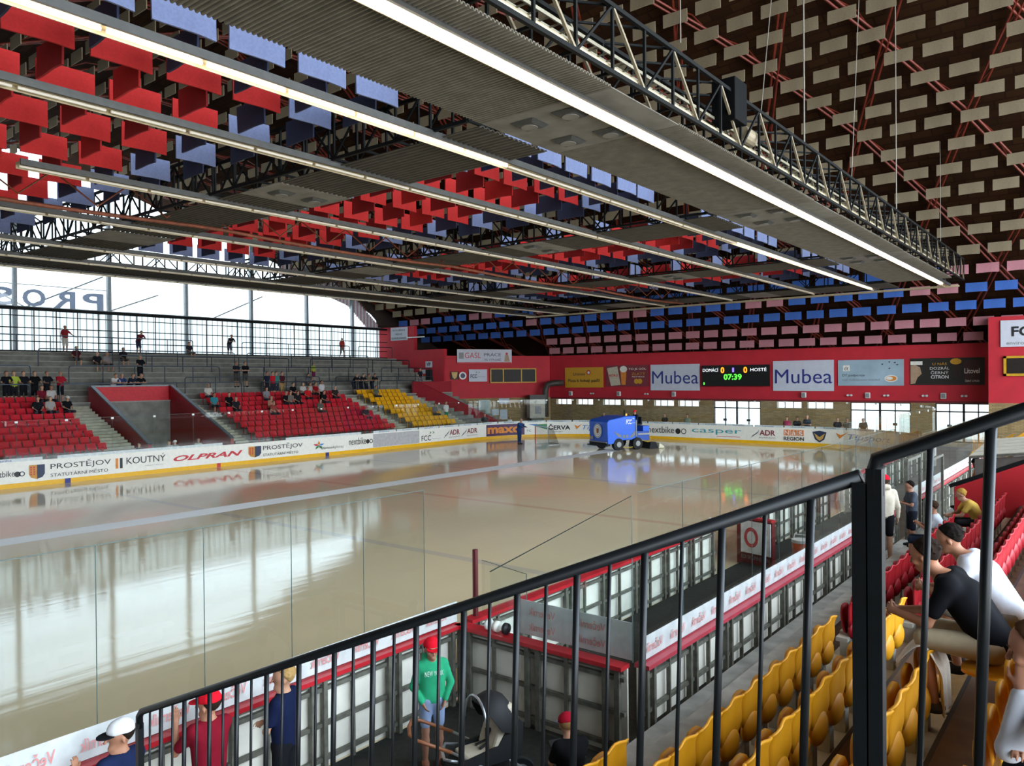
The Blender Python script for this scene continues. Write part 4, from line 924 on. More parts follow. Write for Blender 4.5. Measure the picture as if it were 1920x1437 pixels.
# ================================================================ NEAR STAND
ny=mat('near_yellow','#e39c12',.5,noise=.04); nr=mat('near_red','#b01220',.5,noise=.05); wood=mat('brown_tread','#5c4430',.85,noise=.15,scale=5); brk_m=mat('seat_bracket','#c9c4b4',.5,.2,noise=.1)
RX=[-3.42,-2.7,-1.98,-1.26,-.54,.18]; RZ=[.61,.92,1.23,1.54,1.85,2.16]
t=empty('near_grandstand',(0,0,0),'stepped near grandstand of concrete and brown treads under the seats','grandstand')
b=MB(); b.box(-4.38,-3.9,2.9,23.5,0,.36); b.box(-3.9,-3.2,2.9,20,0,.61); b.build('concrete_walkway',mat('near_concrete','#b3afa4',.9,noise=.15,scale=3,bump=.2),t)
b=MB(); 
for k in range(1,6): b.box(RX[k]-.5,RX[k]+.22 if k<5 else 2.5,2.9,23.5,0 if k==1 else RZ[k-1],RZ[k])
b.build('brown_treads',wood,t)
b=MB()
for k in range(0,6): b.box(RX[k]-.22,RX[k]+.10,2.9,8 if k==0 else 23.5,RZ[k]-.01,RZ[k]+.02)
b.build('pale_seat_base',mat('pale_seat_base','#cfc9b8',.8,noise=.1),t)
b=MB()
for k in range(1,6): b.box(RX[k]-.53,RX[k]-.5,2.9,23.5,RZ[k-1],RZ[k]+.005)
b.build('tread_nosing',mat('dark_nosing','#2e2620',.8),t)
# seat: local frame faces -x (towards the rink); origin on the tread below the back
def shell_back():
    nu,nv=9,17; V=[]
    for th in(0,1):
        for j in range(nv):
            v=j/(nv-1); z=.40+.40*v
            lobe=.10
            hw=.12+.115*min(1,v/.3)**.6
            for i in range(nu):
                u=-1+2*i/(nu-1)
                zz=z+v**3*(.02*math.cos(u*2.4)-.015*u*u)
                x=.10*(v-.3)**2+.05*(v>.0)*v-.05*(1-u*u)*.0+-.022*(u*u)*v-.012*math.cos(u*5)*v
                V.append((x+th*.022+.02*math.sin(v*5),u*hw,zz))
    F=[];N=nu*nv
    for j in range(nv-1):
        for i in range(nu-1):
            a=j*nu+i; F.append((a,a+nu,a+nu+1,a+1)); F.append((N+a,N+a+1,N+a+nu+1,N+a+nu))
    bd=[i for i in range(nu)]+[j*nu+nu-1 for j in range(1,nv)]+[(nv-1)*nu+i for i in range(nu-2,-1,-1)]+[j*nu for j in range(nv-2,0,-1)]
    for a,c in zip(bd,bd[1:]+bd[:1]): F.append((a,c,N+c,N+a))
    b=MB(); b.add(V,F); return b
def shell_pan(folded=True):
    b=MB(); n=20; V=[]; F=[]
    for th in(0,.03):
        for r in(1,.0):
            for i in range(n):
                a=2*math.pi*i/n; e=1 if r else .0
                y=.17*r*math.copysign(abs(math.cos(a))**.7,math.cos(a)); q=.18*r*math.copysign(abs(math.sin(a))**.8,math.sin(a))
                if folded: V.append((-.045-th-(.03*(r==0)) -.12*q,y,.50+q))
                else: V.append((-.24+q*1.05,y,.44-th-(.02 if r==0 else 0)))
    for o in(0,2*n):
        for i in range(n):
            f=(o+i,o+(i+1)%n,o+n+(i+1)%n,o+n+i); F.append(f if o else f[::-1])
    for i in range(n): F.append((i,(i+1)%n,2*n+(i+1)%n,2*n+i))
    b.add(V,F)
    if folded:
        V=[];F=[];n1,n2=10,14
        for i in range(n1+1):
            a=math.pi*i/n1
            for j in range(n2):
                t_=2*math.pi*j/n2; V.append((.02+.072*math.sin(a)*math.cos(t_)*(1 if math.cos(t_)>0 else .4),.185*math.sin(a)*math.sin(t_),.40+.145*math.cos(a)))
        for i in range(n1):
            for j in range(n2): F.append((i*n2+j,i*n2+(j+1)%n2,(i+1)*n2+(j+1)%n2,(i+1)*n2+j))
        b.add(V,F)
    return b
me_b={}
for nm,mm in(('yellow',ny),('red',nr)):
    me_b[nm]=(shell_back().mesh('backrest',mm,True),shell_pan().mesh('seat_pan',mm,True),shell_pan(False).mesh('seat_pan_down',mm,True))
bk_me=MB().box(-.12,.0,-.06,.06,.0,.34).box(-.12,.02,-.24,.24,.26,.31).mesh('bracket',brk_m)
rn=['the short front row','the first full row','the second row','the third row','the fourth row','the top row at the right']
def near_seat(x,y,z,colr,label,group,down=False):
    t=empty('%s_stadium_seat'%colr,(x,y,z),label,'seat',group)
    link('backrest',me_b[colr][0],t); link('seat_pan',me_b[colr][2 if down else 1],t); link('bracket',bk_me,t)
for k,a,b_ in((0,3.3,5.8),(1,3.5,9.4),(2,3.5,9.5),(3,3.4,7.35),(4,3.1,7.9)):
    y=b_-.23
    while y>a:
        dn=(k==4 and 6.7<y<7.9)
        near_seat(RX[k],y,RZ[k],'yellow','yellow plastic seat in %s of the near stand%s'%(rn[k],', folded down under a spectator' if dn else ''),'near yellow seats, %s%s'%(rn[k],' folded down' if dn else ''),dn); y-=.47
for k,a,b_ in((1,10.05,17.8),(2,10.1,19.2),(3,10.1,20)):
    y=a+.23
    while y<b_:
        near_seat(RX[k],y,RZ[k],'red','red plastic seat in the %s red row of the near stand'%['','first','second','third'][k],'near red seats, row %s'%['','one','two','three'][k]); y+=.47
# red vomitory parapet beyond the red seats
t=empty('red_parapet',(-3.1,20.6,0),'bright red sloping parapet with black cap beyond the red seats','parapet')
b=MB(); b.prism([(0,0,.3),(0,0,1.86),(3.6,0,3.5),(3.6,0,.3)],(0,.2,0)); b.build('panel',mat('parapet_red','#b3141f',.6,noise=.03),t)
b=MB(); b.bar((-.1,.1,1.87),(3.6,.1,3.55),.2,.08); b.build('cap_rail',dark,t)
# canopy over the tunnel beyond, yellow seats standing in for glass reflections
t=empty('tunnel_canopy',(-3.0,22.3,0),'grey sheeted canopy with pale slatted roof beyond the red parapet','canopy')
b=MB()
for k in range(5): b.prism([(0,.72*k,2.44+.035*k),(6,.72*k,3.2+.035*k),(6,.72*k+.66,3.23+.035*k),(0,.72*k+.66,2.47+.035*k)],(0,0,.03))
b.build('slatted_roof',mat('canopy_pale','#b9b3a2',.7,noise=.08),t)
b=MB(); b.prism([(.1,.02,1.4),(6,.02,1.4),(6,.02,3.14),(.1,.02,2.38)],(0,.02,0)); b.build('side_sheet',mat('canopy_grey','#6e6b64',.3,noise=.1),t)
b=MB(); b.bar((0,0,0),(0,0,2.44),.05); b.bar((0,0,2.42),(6,0,3.18),.06); b.build('frame',steel,t)
for k in range(4):
    y=42.0
    while y<52:
        o=link('yellow_stadium_seat',fs_y); o.location=(-5.6+.7*k,y,.15+.25*k); o.rotation_euler=(0,0,math.pi); tag(o,'yellow seat standing in for a seat reflection in the rink glass','seat','yellow seats standing in for glass reflections'); y+=.52
tag(MB().box(-6.0,-5.3,41.8,52.3,0,.15).box(-5.3,-4.6,41.8,52.3,0,.4).box(-4.6,-3.9,41.8,52.3,0,.65).box(-3.9,-2.8,41.8,52.3,0,.9).build('seat_plinth',concr),'low concrete plinth added under the seats standing in for reflections','plinth')
# ================================================================ FOREGROUND RAILING
rl=mat('railing_graphite','#16191b',.42,.4,noise=.1,scale=20); YR=2.8
def railing(P0,P1,n0,label,bars,zdrop=1.05):
    t=empty('stair_railing',P0,label,'railing'); o=Vector(P0); P1=Vector(P1); d=P1-o
    b=MB(); b.tube([(0,0,0),d],.0,3) if 0 else None
    b.tube([(0,0,-.12),(0,0,-.03),d*.008+Vector((.0,0,.0)),d],.026,12); b.build('top_rail',rl,t,True)
    b=MB(); b.tube([(0,0,-zdrop-.15),d+Vector((0,0,-zdrop))],.02,8); b.build('bottom_rail',rl,t,True)
    for u,r in bars:
        q=d*u; b=MB(); dx=-.035*(zdrop+.1)
        b.tube([q+Vector((0,0,-.005)),q+Vector((dx,0,-zdrop-.1))],r,8); b.build('baluster',rl,t,True)
    return t
A_=(-5.86,YR,1.985); B_=(-.70,YR,4.155)
L=B_[0]-A_[0]; n=int(round(L/.168)); bars=[(i/n,.0155 if i%2==0 else .0085) for i in range(1,n)]
t=railing(A_,B_,0,'black steel railing sloping down across the foreground towards the boards',bars)
b=MB(); b.bar((0,0,-1.98),(0,0,-.08),.045); b.build('end_post',rl,t)
b=MB(); b.bar((L-.0,0,-4.1),(L-.0,0,2.15),.05); o=b.build('end_post',rl,t)
C_=(-.655,YR,4.215); D_=(.35,YR,4.63)
bars=[((i*.168)/1.005,.0105 if i%2 else .017) for i in range(1,6)]
t=railing(C_,D_,0,'black steel railing rising to the right edge of the picture',bars)
b=MB(); b.bar((0,0,-4.15),(0,0,-.03),.05); b.build('end_post',rl,t)
# ================================================================ PEOPLE
def surfnet(D,lo,h):
    nx,ny,nz=D.shape; S=D<0
    c=[D[i:nx-1+i,j:ny-1+j,k:nz-1+k] for i in(0,1) for j in(0,1) for k in(0,1)]
    offs=[(i,j,k) for i in(0,1) for j in(0,1) for k in(0,1)]
    m=sum((x<0).astype(np.int8) for x in c); act=(m>0)&(m<8)
    idx=-np.ones(act.shape,int); I=np.argwhere(act)
    if len(I)==0: return [],[]
    idx[act]=np.arange(len(I)); V=np.array([x[act] for x in c])
    P=np.zeros((len(I),3)); N=np.zeros(len(I))
    for a in range(8):
        for b in range(a+1,8):
            if sum(abs(offs[a][t]-offs[b][t]) for t in range(3))!=1: continue
            da,db=V[a],V[b]; s=(da<0)!=(db<0); t=np.where(s,da/(np.where(s,da-db,1)),0)
            pa=np.array(offs[a],float); pb=np.array(offs[b],float)
            P+=np.where(s[:,None],pa+(pb-pa)*t[:,None],0); N+=s
    P=(P/N[:,None]+I)*h+lo
    F=[]
    for ax in range(3):
        sl0=[slice(None)]*3; sl1=[slice(None)]*3; sl0[ax]=slice(0,-1); sl1[ax]=slice(1,None)
        e=(S[tuple(sl0)]!=S[tuple(sl1)]); E=np.argwhere(e); 
        b,cx=(ax+1)%3,(ax+2)%3
        ok=(E[:,b]>0)&(E[:,cx]>0)&(E[:,b]<D.shape[b]-1)&(E[:,cx]<D.shape[cx]-1); E=E[ok]
        if not len(E): continue
        neg=S[tuple(E.T)]
        q=[]
        for db,dc in((-1,-1),(0,-1),(0,0),(-1,0)):
            G=E.copy(); G[:,b]+=db; G[:,cx]+=dc; q.append(idx[tuple(G.T)])
        q=np.array(q).T
        q[~neg]=q[~neg][:,::-1]; F+=q[(q>=0).all(1)].tolist()
    return P.tolist(),[tuple(f) for f in F]
def sdf(prims,h,cut=None,kdef=.03):
    A=np.array([p[0] for p in prims]+[p[1] for p in prims]); R=max(max(p[2],p[3]) for p in prims)
    lo=A.min(0)-R-.06; hi=A.max(0)+R+.06; n=np.ceil((hi-lo)/h).astype(int)+1
    D=np.full(n,.25); ax=[lo[i]+h*np.arange(n[i]) for i in range(3)]
    for p in prims:
        a,b,ra,rb=np.array(p[0],float),np.array(p[1],float),p[2],p[3]; k=p[4] if len(p)>4 else kdef; sc=np.array(p[5]) if len(p)>5 else None
        m=max(ra,rb)*(1 if sc is None else 1.3)+k+.04; l=np.minimum(a,b)-m; u=np.maximum(a,b)+m
        s=[slice(max(0,int((l[i]-lo[i])/h)),min(n[i],int((u[i]-lo[i])/h)+2)) for i in range(3)]
        X,Y,Z=np.meshgrid(ax[0][s[0]],ax[1][s[1]],ax[2][s[2]],indexing='ij'); P=np.stack([X,Y,Z],-1)
        if sc is not None: P=(P-a)/sc+a; b=(b-a)/sc+a
        ab=b-a; L=ab@ab; t=np.clip(((P-a)@ab)/L,0,1) if L>1e-9 else np.zeros(P.shape[:3])
        d=np.linalg.norm(P-a-t[...,None]*ab,axis=-1)-(ra+(rb-ra)*t)
        g=D[s[0],s[1],s[2]]; hh=np.clip(.5+.5*(g-d)/k,0,1); D[s[0],s[1],s[2]]=g*(1-hh)+d*hh-k*hh*(1-hh)
    if cut:
        X,Y,Z=np.meshgrid(*ax,indexing='ij')
        for (px,py,pz),(nx_,ny_,nz_) in cut: D=np.maximum(D,(X-px)*nx_+(Y-py)*ny_+(Z-pz)*nz_)
    return surfnet(D,lo,h)
def V3(*a): return Vector(a)
def hand_prims(w,dirv,side,palm,curl,s=1.0):
    """palm plus five separate fingers; dirv from wrist to knuckles, side towards the thumb, palm = direction fingers curl to"""
    d=Vector(dirv).normalized(); sd=Vector(side); sd=(sd-d*sd.dot(d)).normalized(); pl=Vector(palm); pl=(pl-d*pl.dot(d)-sd*pl.dot(sd)).normalized(); w=Vector(w); P=[]
    for o in(-.026,-.009,.009,.026): P.append((w+sd*o*.6*s,w+d*.085*s+sd*o*s,.015*s,.012*s,.012))
    for o,L in((-.030,.062),(-.010,.076),(.010,.080),(.030,.072)):
        a=w+d*.085*s+sd*o*s; c=curl; dd=d
        r=.0092*s
        for k,f in enumerate((.45,.32,.25)):
            c_=c*(.6 if k==0 else 1.0); dd=(dd*math.cos(c_)+pl*math.sin(c_)).normalized(); plr=(pl-dd*pl.dot(dd)); pl2=plr.normalized() if plr.length>.01 else pl
            b=a+dd*L*f*s; P.append((a,b,r,r*.93,.004)); a=b; r*=.93; 
            pl_=pl2
            dd,pl=dd,pl_
        pl=Vector(palm); pl=(pl-d*pl.dot(d)-sd*pl.dot(sd)).normalized()
    a=w+d*.02*s+sd*.024*s; b=a+(d*.6+sd*.75+pl*.25).normalized()*.042*s; c=b+(d*.85+sd*.25+pl*.5*curl).normalized()*.034*s
    P+= [(a,b,.013*s,.011*s,.008),(b,c,.0105*s,.009*s,.004)]
    return P
def skeleton(pose,s=1.0):
    J=dict(pel=V3(0,0,.95),che=V3(0,0,1.30),neck=V3(0,0,1.47),head=V3(.015,0,1.63),
      shL=V3(0,.18,1.41),shR=V3(0,-.18,1.41),elL=V3(-.01,.25,1.13),elR=V3(-.01,-.25,1.13),wrL=V3(.05,.26,.88),wrR=V3(.05,-.26,.88),
      hiL=V3(0,.09,.92),hiR=V3(0,-.09,.92),knL=V3(.02,.10,.50),knR=V3(.02,-.10,.50),anL=V3(0,.10,.09),anR=V3(0,-.10,.09),
      toL=V3(.15,.12,.03),toR=V3(.15,-.12,.03))
    U=dict(
     lean=dict(pel=V3(-.12,0,.93),che=V3(.10,0,1.22),neck=V3(.21,0,1.35),head=V3(.27,0,1.49),shL=V3(.18,.18,1.30),shR=V3(.18,-.18,1.30),elL=V3(.36,.24,1.08),elR=V3(.36,-.24,1.08),wrL=V3(.42,.06,1.08),wrR=V3(.42,-.06,1.10),hiL=V3(-.12,.09,.9),hiR=V3(-.12,-.09,.9),knL=V3(-.04,.1,.49),knR=V3(-.04,-.1,.49),anL=V3(-.08,.1,.09),anR=V3(-.08,-.1,.09),toL=V3(.07,.12,.03),toR=V3(.07,-.12,.03)),
     sit=dict(pel=V3(0,0,.54),che=V3(-.02,0,.90),neck=V3(.02,0,1.06),head=V3(.06,0,1.21),shL=V3(0,.18,1.0),shR=V3(0,-.18,1.0),elL=V3(.08,.23,.75),elR=V3(.08,-.23,.75),wrL=V3(.30,.12,.66),wrR=V3(.30,-.12,.66),hiL=V3(.04,.09,.52),hiR=V3(.04,-.09,.52),knL=V3(.44,.14,.52),knR=V3(.44,-.14,.52),anL=V3(.44,.14,.09),anR=V3(.44,-.14,.09),toL=V3(.59,.16,.03),toR=V3(.59,-.16,.03)),
     sitlean=dict(pel=V3(0,0,.54),che=V3(.16,0,.86),neck=V3(.29,0,.99),head=V3(.37,0,1.12),shL=V3(.24,.18,.95),shR=V3(.24,-.18,.95),elL=V3(.40,.20,.70),elR=V3(.40,-.20,.70),wrL=V3(.60,.05,.66),wrR=V3(.60,-.05,.68),hiL=V3(.04,.09,.52),hiR=V3(.04,-.09,.52),knL=V3(.44,.16,.54),knR=V3(.44,-.16,.54),anL=V3(.42,.15,.09),anR=V3(.42,-.15,.09),toL=V3(.57,.17,.03),toR=V3(.57,-.17,.03)),
     phone=dict(elL=V3(.10,.24,1.14),elR=V3(.10,-.24,1.14),wrL=V3(.30,.06,1.20),wrR=V3(.30,-.08,1.20),head=V3(.06,0,1.62)),
     walk=dict(knL=V3(.16,.1,.52),anL=V3(.24,.1,.12),toL=V3(.38,.12,.06),knR=V3(-.06,-.1,.5),anR=V3(-.24,-.1,.14),toR=V3(-.11,-.12,.03),wrL=V3(-.06,.27,.9),wrR=V3(.16,-.27,.92)),
     rail=dict(elL=V3(.22,.26,1.14),elR=V3(.22,-.26,1.14),wrL=V3(.40,.20,1.12),wrR=V3(.40,-.20,1.12)),
     armout=dict(elL=V3(.1,.36,1.2),wrL=V3(.18,.55,1.05)),
     push=dict(che=V3(.06,0,1.28),neck=V3(.12,0,1.44),head=V3(.17,0,1.59),shL=V3(.08,.18,1.38),shR=V3(.08,-.18,1.38),elL=V3(.25,.22,1.2),elR=V3(.25,-.22,1.2),wrL=V3(.5,.15,1.15),wrR=V3(.5,-.15,1.15)),
     cross=dict(elL=V3(.08,.24,1.14),elR=V3(.08,-.24,1.14),wrL=V3(.20,-.08,1.18),wrR=V3(.22,.08,1.16)),
    )
    if isinstance(pose,str):
        if pose in U: J.update(U[pose])
    else:
        if 'base' in pose and pose['base'] in U: J.update(U[pose['base']])
        J.update({k:Vector(v) for k,v in pose.items() if k!='base'})
    return {k:Vector(v)*s for k,v in J.items()}
def lerp(a,b,t): return a+(b-a)*t
PMC={}
def person_meshes(key,pose,scale=1.0,h=.035,fat=1.0,sleeve=.5,leg=.5,look=(1,0,0),cap=False,hair='short',hood=False,hands=None,detail=False,longsl=False,child=False):
    if key in PMC: return PMC[key]
    J=skeleton(pose,scale); s=scale; f=fat; look=Vector(look).normalized(); hs=s*(1.12 if child else 1.0)
    n=J['neck']; hd=J['head']; up=(hd-n).normalized(); up=(up*.5+Vector((0,0,1))*.5).normalized()
    side=up.cross(look).normalized(); fwd=side.cross(up).normalized(); up=fwd.cross(side).normalized()
    def H(x,y,z): return hd+fwd*x*hs+side*y*hs+up*z*hs
    skin=[]
    skin+=[(H(-.018,0,.035),H(.008,0,.035),.092*hs,.086*hs,.03),(H(.01,0,-.01),H(.045,0,-.075),.070*hs,.044*hs,.03),(n-up*.03*s,H(-.01,0,-.06),.058*s,.052*s,.03)]
    if h<.03: skin+=[(H(.092,0,.015),H(.116,0,-.022),.010*hs,.015*hs,.012),(H(.0,.086,.0),H(-.008,.092,-.03),.016*hs,.011*hs,.006),(H(.0,-.086,.0),H(-.008,-.092,-.03),.016*hs,.011*hs,.006),(H(.078,0,-.088),H(.072,0,-.09),.02*hs,.02*hs,.02)]
    if detail: skin+=[(H(.082,.034,.034),H(.084,-.034,.034),.016*hs,.016*hs,.012),(H(.078,.022,-.056),H(.078,-.022,-.056),.014*hs,.014*hs,.012),(H(.07,.05,-.02),H(.07,.04,-.03),.024*hs,.02*hs,.02),(H(.07,-.05,-.02),H(.07,-.04,-.03),.024*hs,.02*hs,.02)]
    tor=[]
    che,pel=J['che'],J['pel']; sd=(J['shL']-J['shR']).normalized()
    tor+=[(J['shL']-sd*.03*s,J['shR']+sd*.03*s,.062*s*f,.062*s*f,.05),(che+sd*.075*s,pel+sd*.055*s,.105*s*f,.098*s*f,.06),(che-sd*.075*s,pel-sd*.055*s,.105*s*f,.098*s*f,.06),(lerp(n,che,.25),che,.07*s,.10*s*f,.06)]
    arms=[];slv=[]
    for S in'LR':
        a,b,c=J['sh'+S],J['el'+S],J['wr'+S]
        arms+=[(a,b,.050*s*f**.5,.039*s,.03),(b,c,.039*s,.027*s,.015)]
        if longsl: slv+=[(a,b,.062*s*f**.5,.052*s,.03),(b,lerp(b,c,.93),.052*s,.040*s,.02)]
        else: slv+=[(a,lerp(a,b,sleeve+.12),.063*s*f**.5,.060*s,.03)]
        if hands and S in hands:
            d_,sd_,pl_,cu=hands[S]; arms+=hand_prims(c,d_,sd_,pl_,cu,s*.95)
        elif h<.03:
            d_=(c-b).normalized(); arms+=hand_prims(c,d_,Vector((d_.z,0,-d_.x)) if abs(d_.x)+abs(d_.z)>.1 else (1,0,0),(0,-1 if S=='L' else 1,-.3),.35,s*.95)
        else: arms+=[(c,c+(c-b).normalized()*.11*s,.032*s,.024*s,.01)]
    legs=[];trs=[];sho=[]
    for S in'LR':
        a,b,c,t=J['hi'+S],J['kn'+S],J['an'+S],J['to'+S]
        legs+=[(a,b,.080*s*f**.7,.054*s,.04),(b,lerp(b,c,.35),.052*s,.056*s,.02),(lerp(b,c,.35),c,.056*s,.036*s,.02),(c-Vector((0,0,.03*s)),t,.036*s,.026*s,.02)]
        trs+=[(a,b if leg>.5 else lerp(a,b,leg*2),.098*s*f**.7,.075*s,.04)]
        if leg>.5: trs+=[(b,lerp(b,c,(leg-.5)*2),.072*s,.058*s,.03)]
        back=c+(c-t)*.22; back.z=min(c.z,t.z+.012)
        sho+=[(Vector((back.x,back.y,t.z+.01*s)),t+Vector((0,0,.008)),.044*s,.042*s,.02),(c-Vector((0,0,.045*s)),lerp(c,t,.4)-Vector((0,0,.02*s)),.045*s,.042*s,.03)]
    body=skin+tor+arms+legs
    ex=.016
    shirt=[(p[0],p[1],p[2]+ex*s,p[3]+ex*s)+tuple(p[4:]) for p in tor]+slv
    if hood: shirt+=[(H(-.10,.05,-.10),H(-.10,-.05,-.10),.055*s,.055*s,.03),(H(-.06,.08,-.12),H(.02,.09,-.14),.035*s,.03*s,.03),(H(-.06,-.08,-.12),H(.02,-.09,-.14),.035*s,.03*s,.03)]
    # hem: cut shirt just below the pelvis along the torso axis
    axis=(che-pel).normalized(); cutp=pel-axis*.055*s
    trous=[(pel+sd*.05*s,pel-sd*.05*s,.115*s*f,.115*s*f,.05)]+trs
    out={}
    def mk(nm,pr,hh,cut=None,k=.03):
        V,F=sdf([(tuple(p[0]),tuple(p[1]))+tuple(p[2:]) for p in pr],hh,cut,k)
        me=bpy.data.meshes.new(nm); me.from_pydata(V,[],F); me.polygons.foreach_set('use_smooth',[True]*len(me.polygons)); me.materials.append(None); out[nm]=me
    mk('body',body,h if h>.03 else (min(h,.010) if (hands or detail) else h))
    mk('shirt',shirt,h,[(tuple(cutp),tuple(-axis)),(tuple(n+up*.02*s),tuple(up))] if not hood else [(tuple(cutp),tuple(-axis))])
    mk('trousers',trous,h,[(tuple(pel+Vector((0,0,.10*s))),(0,0,1))])
    mk('shoes',sho,h)
    if cap:
        mk('cap',[(H(-.018,0,.045),H(.004,0,.045),.106*hs,.098*hs,.02)],min(h,.02),[(tuple(H(0,0,.035)),tuple(-up))])
        bd=fwd if cap!='back' else -fwd
        b=MB(); c0=H(0,0,.042); pts=[]
        for k in range(9):
            a=math.radians(-52+13*k); r=.098+.085*max(0,math.cos(a*1.65))
            pts.append(c0+(bd*math.cos(a)+side*math.sin(a))*r*hs-up*.012*hs*(math.cos(a))*(1.5))
        b.prism(pts,up*.008); out['cap_brim']=b.mesh('cap_brim'); out['cap_brim'].materials.append(None)
    if hair and hair!='none':
        hp=[(H(-.024,0,.042),H(.002,0,.042),.099*hs,.092*hs,.02)]
        if hair=='long': hp+=[(H(-.06,0,.0),H(-.08,0,-.12),.075*hs,.06*hs,.03)]
        if hair=='bun': hp+=[(H(-.12,0,.06),H(-.13,0,.06),.04*hs,.04*hs,.02)]
        if h<.03 and not cap:
            rg=random.Random(5)
            for _ in range(170):
                th,ph=rg.uniform(0,2*math.pi),rg.uniform(.0,1.7); dr=fwd*math.sin(ph)*math.cos(th)+side*math.sin(ph)*math.sin(th)+up*math.cos(ph)
                p0=H(-.02,0,.04)+dr*.088*hs; p1=p0+(dr*.5-up*.25-fwd*.35)*.035*hs
                hp.append((p0,p1,.011*hs,.006*hs,.008))
        pl=(-up*.80+fwd*.60).normalized() if not cap else (-up*.3+fwd*.95).normalized()
        cut=[(tuple(H(.022,0,.072) if not cap else H(-.02,0,0)),tuple((fwd*.80-up*.60).normalized()))]
        if cap: cut.append((tuple(H(0,0,.05)),tuple(up)))
        if hair!='long': cut.append((tuple(H(0,0,-.055)),tuple(-up)))
        mk('hair',hp,.011 if h<.03 else .022,cut)
    if detail:
        for nm,sy_ in(('eye',.032),('eye',-.032)):
            b=MB(); c=H(.083,sy_,.010); b.cyl((0,0,0),.011,.006,0,10); R_=Matrix((fwd,side,up)).transposed(); b.v=[tuple(R_@Vector(v)+c) for v in b.v]; out[nm+('a' if sy_>0 else 'b')]=b.mesh('eye'); out[nm+('a' if sy_>0 else 'b')].materials.append(None)
        b=MB(); 
        for sy_ in(.034,-.034): b.tube([H(.093,sy_-.018,.034),H(.099,sy_,.040),H(.090,sy_+.018,.034)],.0045*hs,6)
        out['eyebrows']=b.mesh('eyebrows'); out['eyebrows'].materials.append(None)
        b=MB(); b.tube([H(.083,-.022,-.052),H(.094,0,-.05),H(.083,.022,-.052)],.006*hs,6); out['mouth']=b.mesh('mouth'); out['mouth'].materials.append(None)
    PMC[key]=out; return out
def cm(hexc,kind='cloth'): return mat('%s_%s'%(kind,hexc.strip('#')),hexc,.9 if kind!='skin' else .55,noise=.05,scale=14,spec=.1 if kind!='skin' else .3)
def person(key,loc,face,label,shirt,trousers,skin='#b98a70',hair='#2a1d15',cap=None,shoes='#2b2b2d',group=None,brim=None,**kw):
    if cap: kw['cap']=kw.get('cap',True)
    me=person_meshes(key,**kw); t=empty('person',loc,label,'person',group,rz=math.radians(face))
    cols={'body':cm(skin,'skin'),'shirt':cm(shirt),'trousers':cm(trousers),'shoes':cm(shoes),'hair':cm(hair,'hair'),'cap':cm(cap or '#cc2222'),'cap_brim':cm(brim or cap or '#cc2222'),'eyea':cm('#1b1512','eye'),'eyeb':cm('#1b1512','eye'),'eyebrows':cm(hair,'hair'),'mouth':cm('#8c4a42','lip')}
    for k,m_ in me.items():
        o=link({'eyea':'eye','eyeb':'eye'}.get(k,k),m_,t); o.material_slots[0].link='OBJECT'; o.material_slots[0].material=cols[k]
    return t
# ---- near figures
s6=None
# man in black leaning forward on the third row
hb=dict(L=((-.2,-.7,-.2),(.3,0,.9),(.7,-.3,-.6),.75),R=((-.1,.8,-.2),(.3,0,.9),(.6,.3,-.7),.75))
manpose=dict(base='sitlean',che=(.20,0,.84),neck=(.36,0,.99),head=(.46,.01,1.12),shL=(.29,.19,.95),shR=(.29,-.19,.95),elL=(.42,.20,.66),elR=(.42,-.20,.66),wrL=(.68,.07,.68),wrR=(.68,-.06,.66),hiL=(.04,.09,.52),hiR=(.04,-.09,.52),knL=(.46,.17,.54),knR=(.46,-.17,.54),anL=(.38,.17,.09),anR=(.44,-.15,.09),toL=(.53,.19,.03),toR=(.59,-.17,.03))
hm=dict(L=((.5,-.8,.0),(.0,.2,1),(-.2,-.6,-.6),.8),R=((.5,.8,.05),(.1,0,1),(-.2,.6,-.6),.8))
person('man_black',(-.76,6.95,1.85),180,'man with short dark hair in a black t-shirt leaning forward on a yellow seat','#101014','#a8987c',skin='#a87458',hair='#241a14',shoes='#4c4642',pose=manpose,scale=1.06,h=.014,fat=1.12,sleeve=.55,leg=.48,look=(1,-.12,-.02),hands=hm,detail=True)
person('man_white',(-.76,7.95,1.85),180,'dark-haired person in a white t-shirt bent forward behind the man in black','#d8dbe4','#8a8478',skin='#a4745a',hair='#17120f',pose=manpose,scale=1.03,h=.016,fat=1.08,sleeve=.55,leg=.48,look=(1,.1,-.25),hands=hm)
wp_=dict(base='sitlean',che=(.14,0,.88),neck=(.28,0,1.03),head=(.37,0,1.17),shL=(.22,.17,.98),shR=(.22,-.17,.98),elL=(.46,.14,.76),wrL=(.42,.05,1.0),elR=(.42,-.16,.72),wrR=(.40,.08,.78))
hw_=dict(L=((-.1,-.15,1),(1,0,.2),(-.8,-.3,.2),.5),R=((.1,.9,.1),(1,0,0),(-.3,.3,-.7),.5))
person('woman_white',(.07,4.0,2.16),180,'woman in a white top resting her chin on her hand at the right edge','#c9cbd2','#23262e',skin='#b07c62',hair='#5a3f2a',pose=wp_,scale=.98,h=.014,longsl=True,leg=.9,look=(1,0,-.05),hands=hw_,detail=True)
# hoodie man seen from behind, by the outer boards
person('hoodie',(-4.12,18.4,.36),118,'person in cream hoodie, black shorts and red cap standing with the back turned','#cfc3ae','#18181a',skin='#b98d72',hair='#3a2a20',cap='#d01428',shoes='#8a7a62',pose='stand',scale=1.10,h=.022,longsl=True,leg=.4,hood=True)

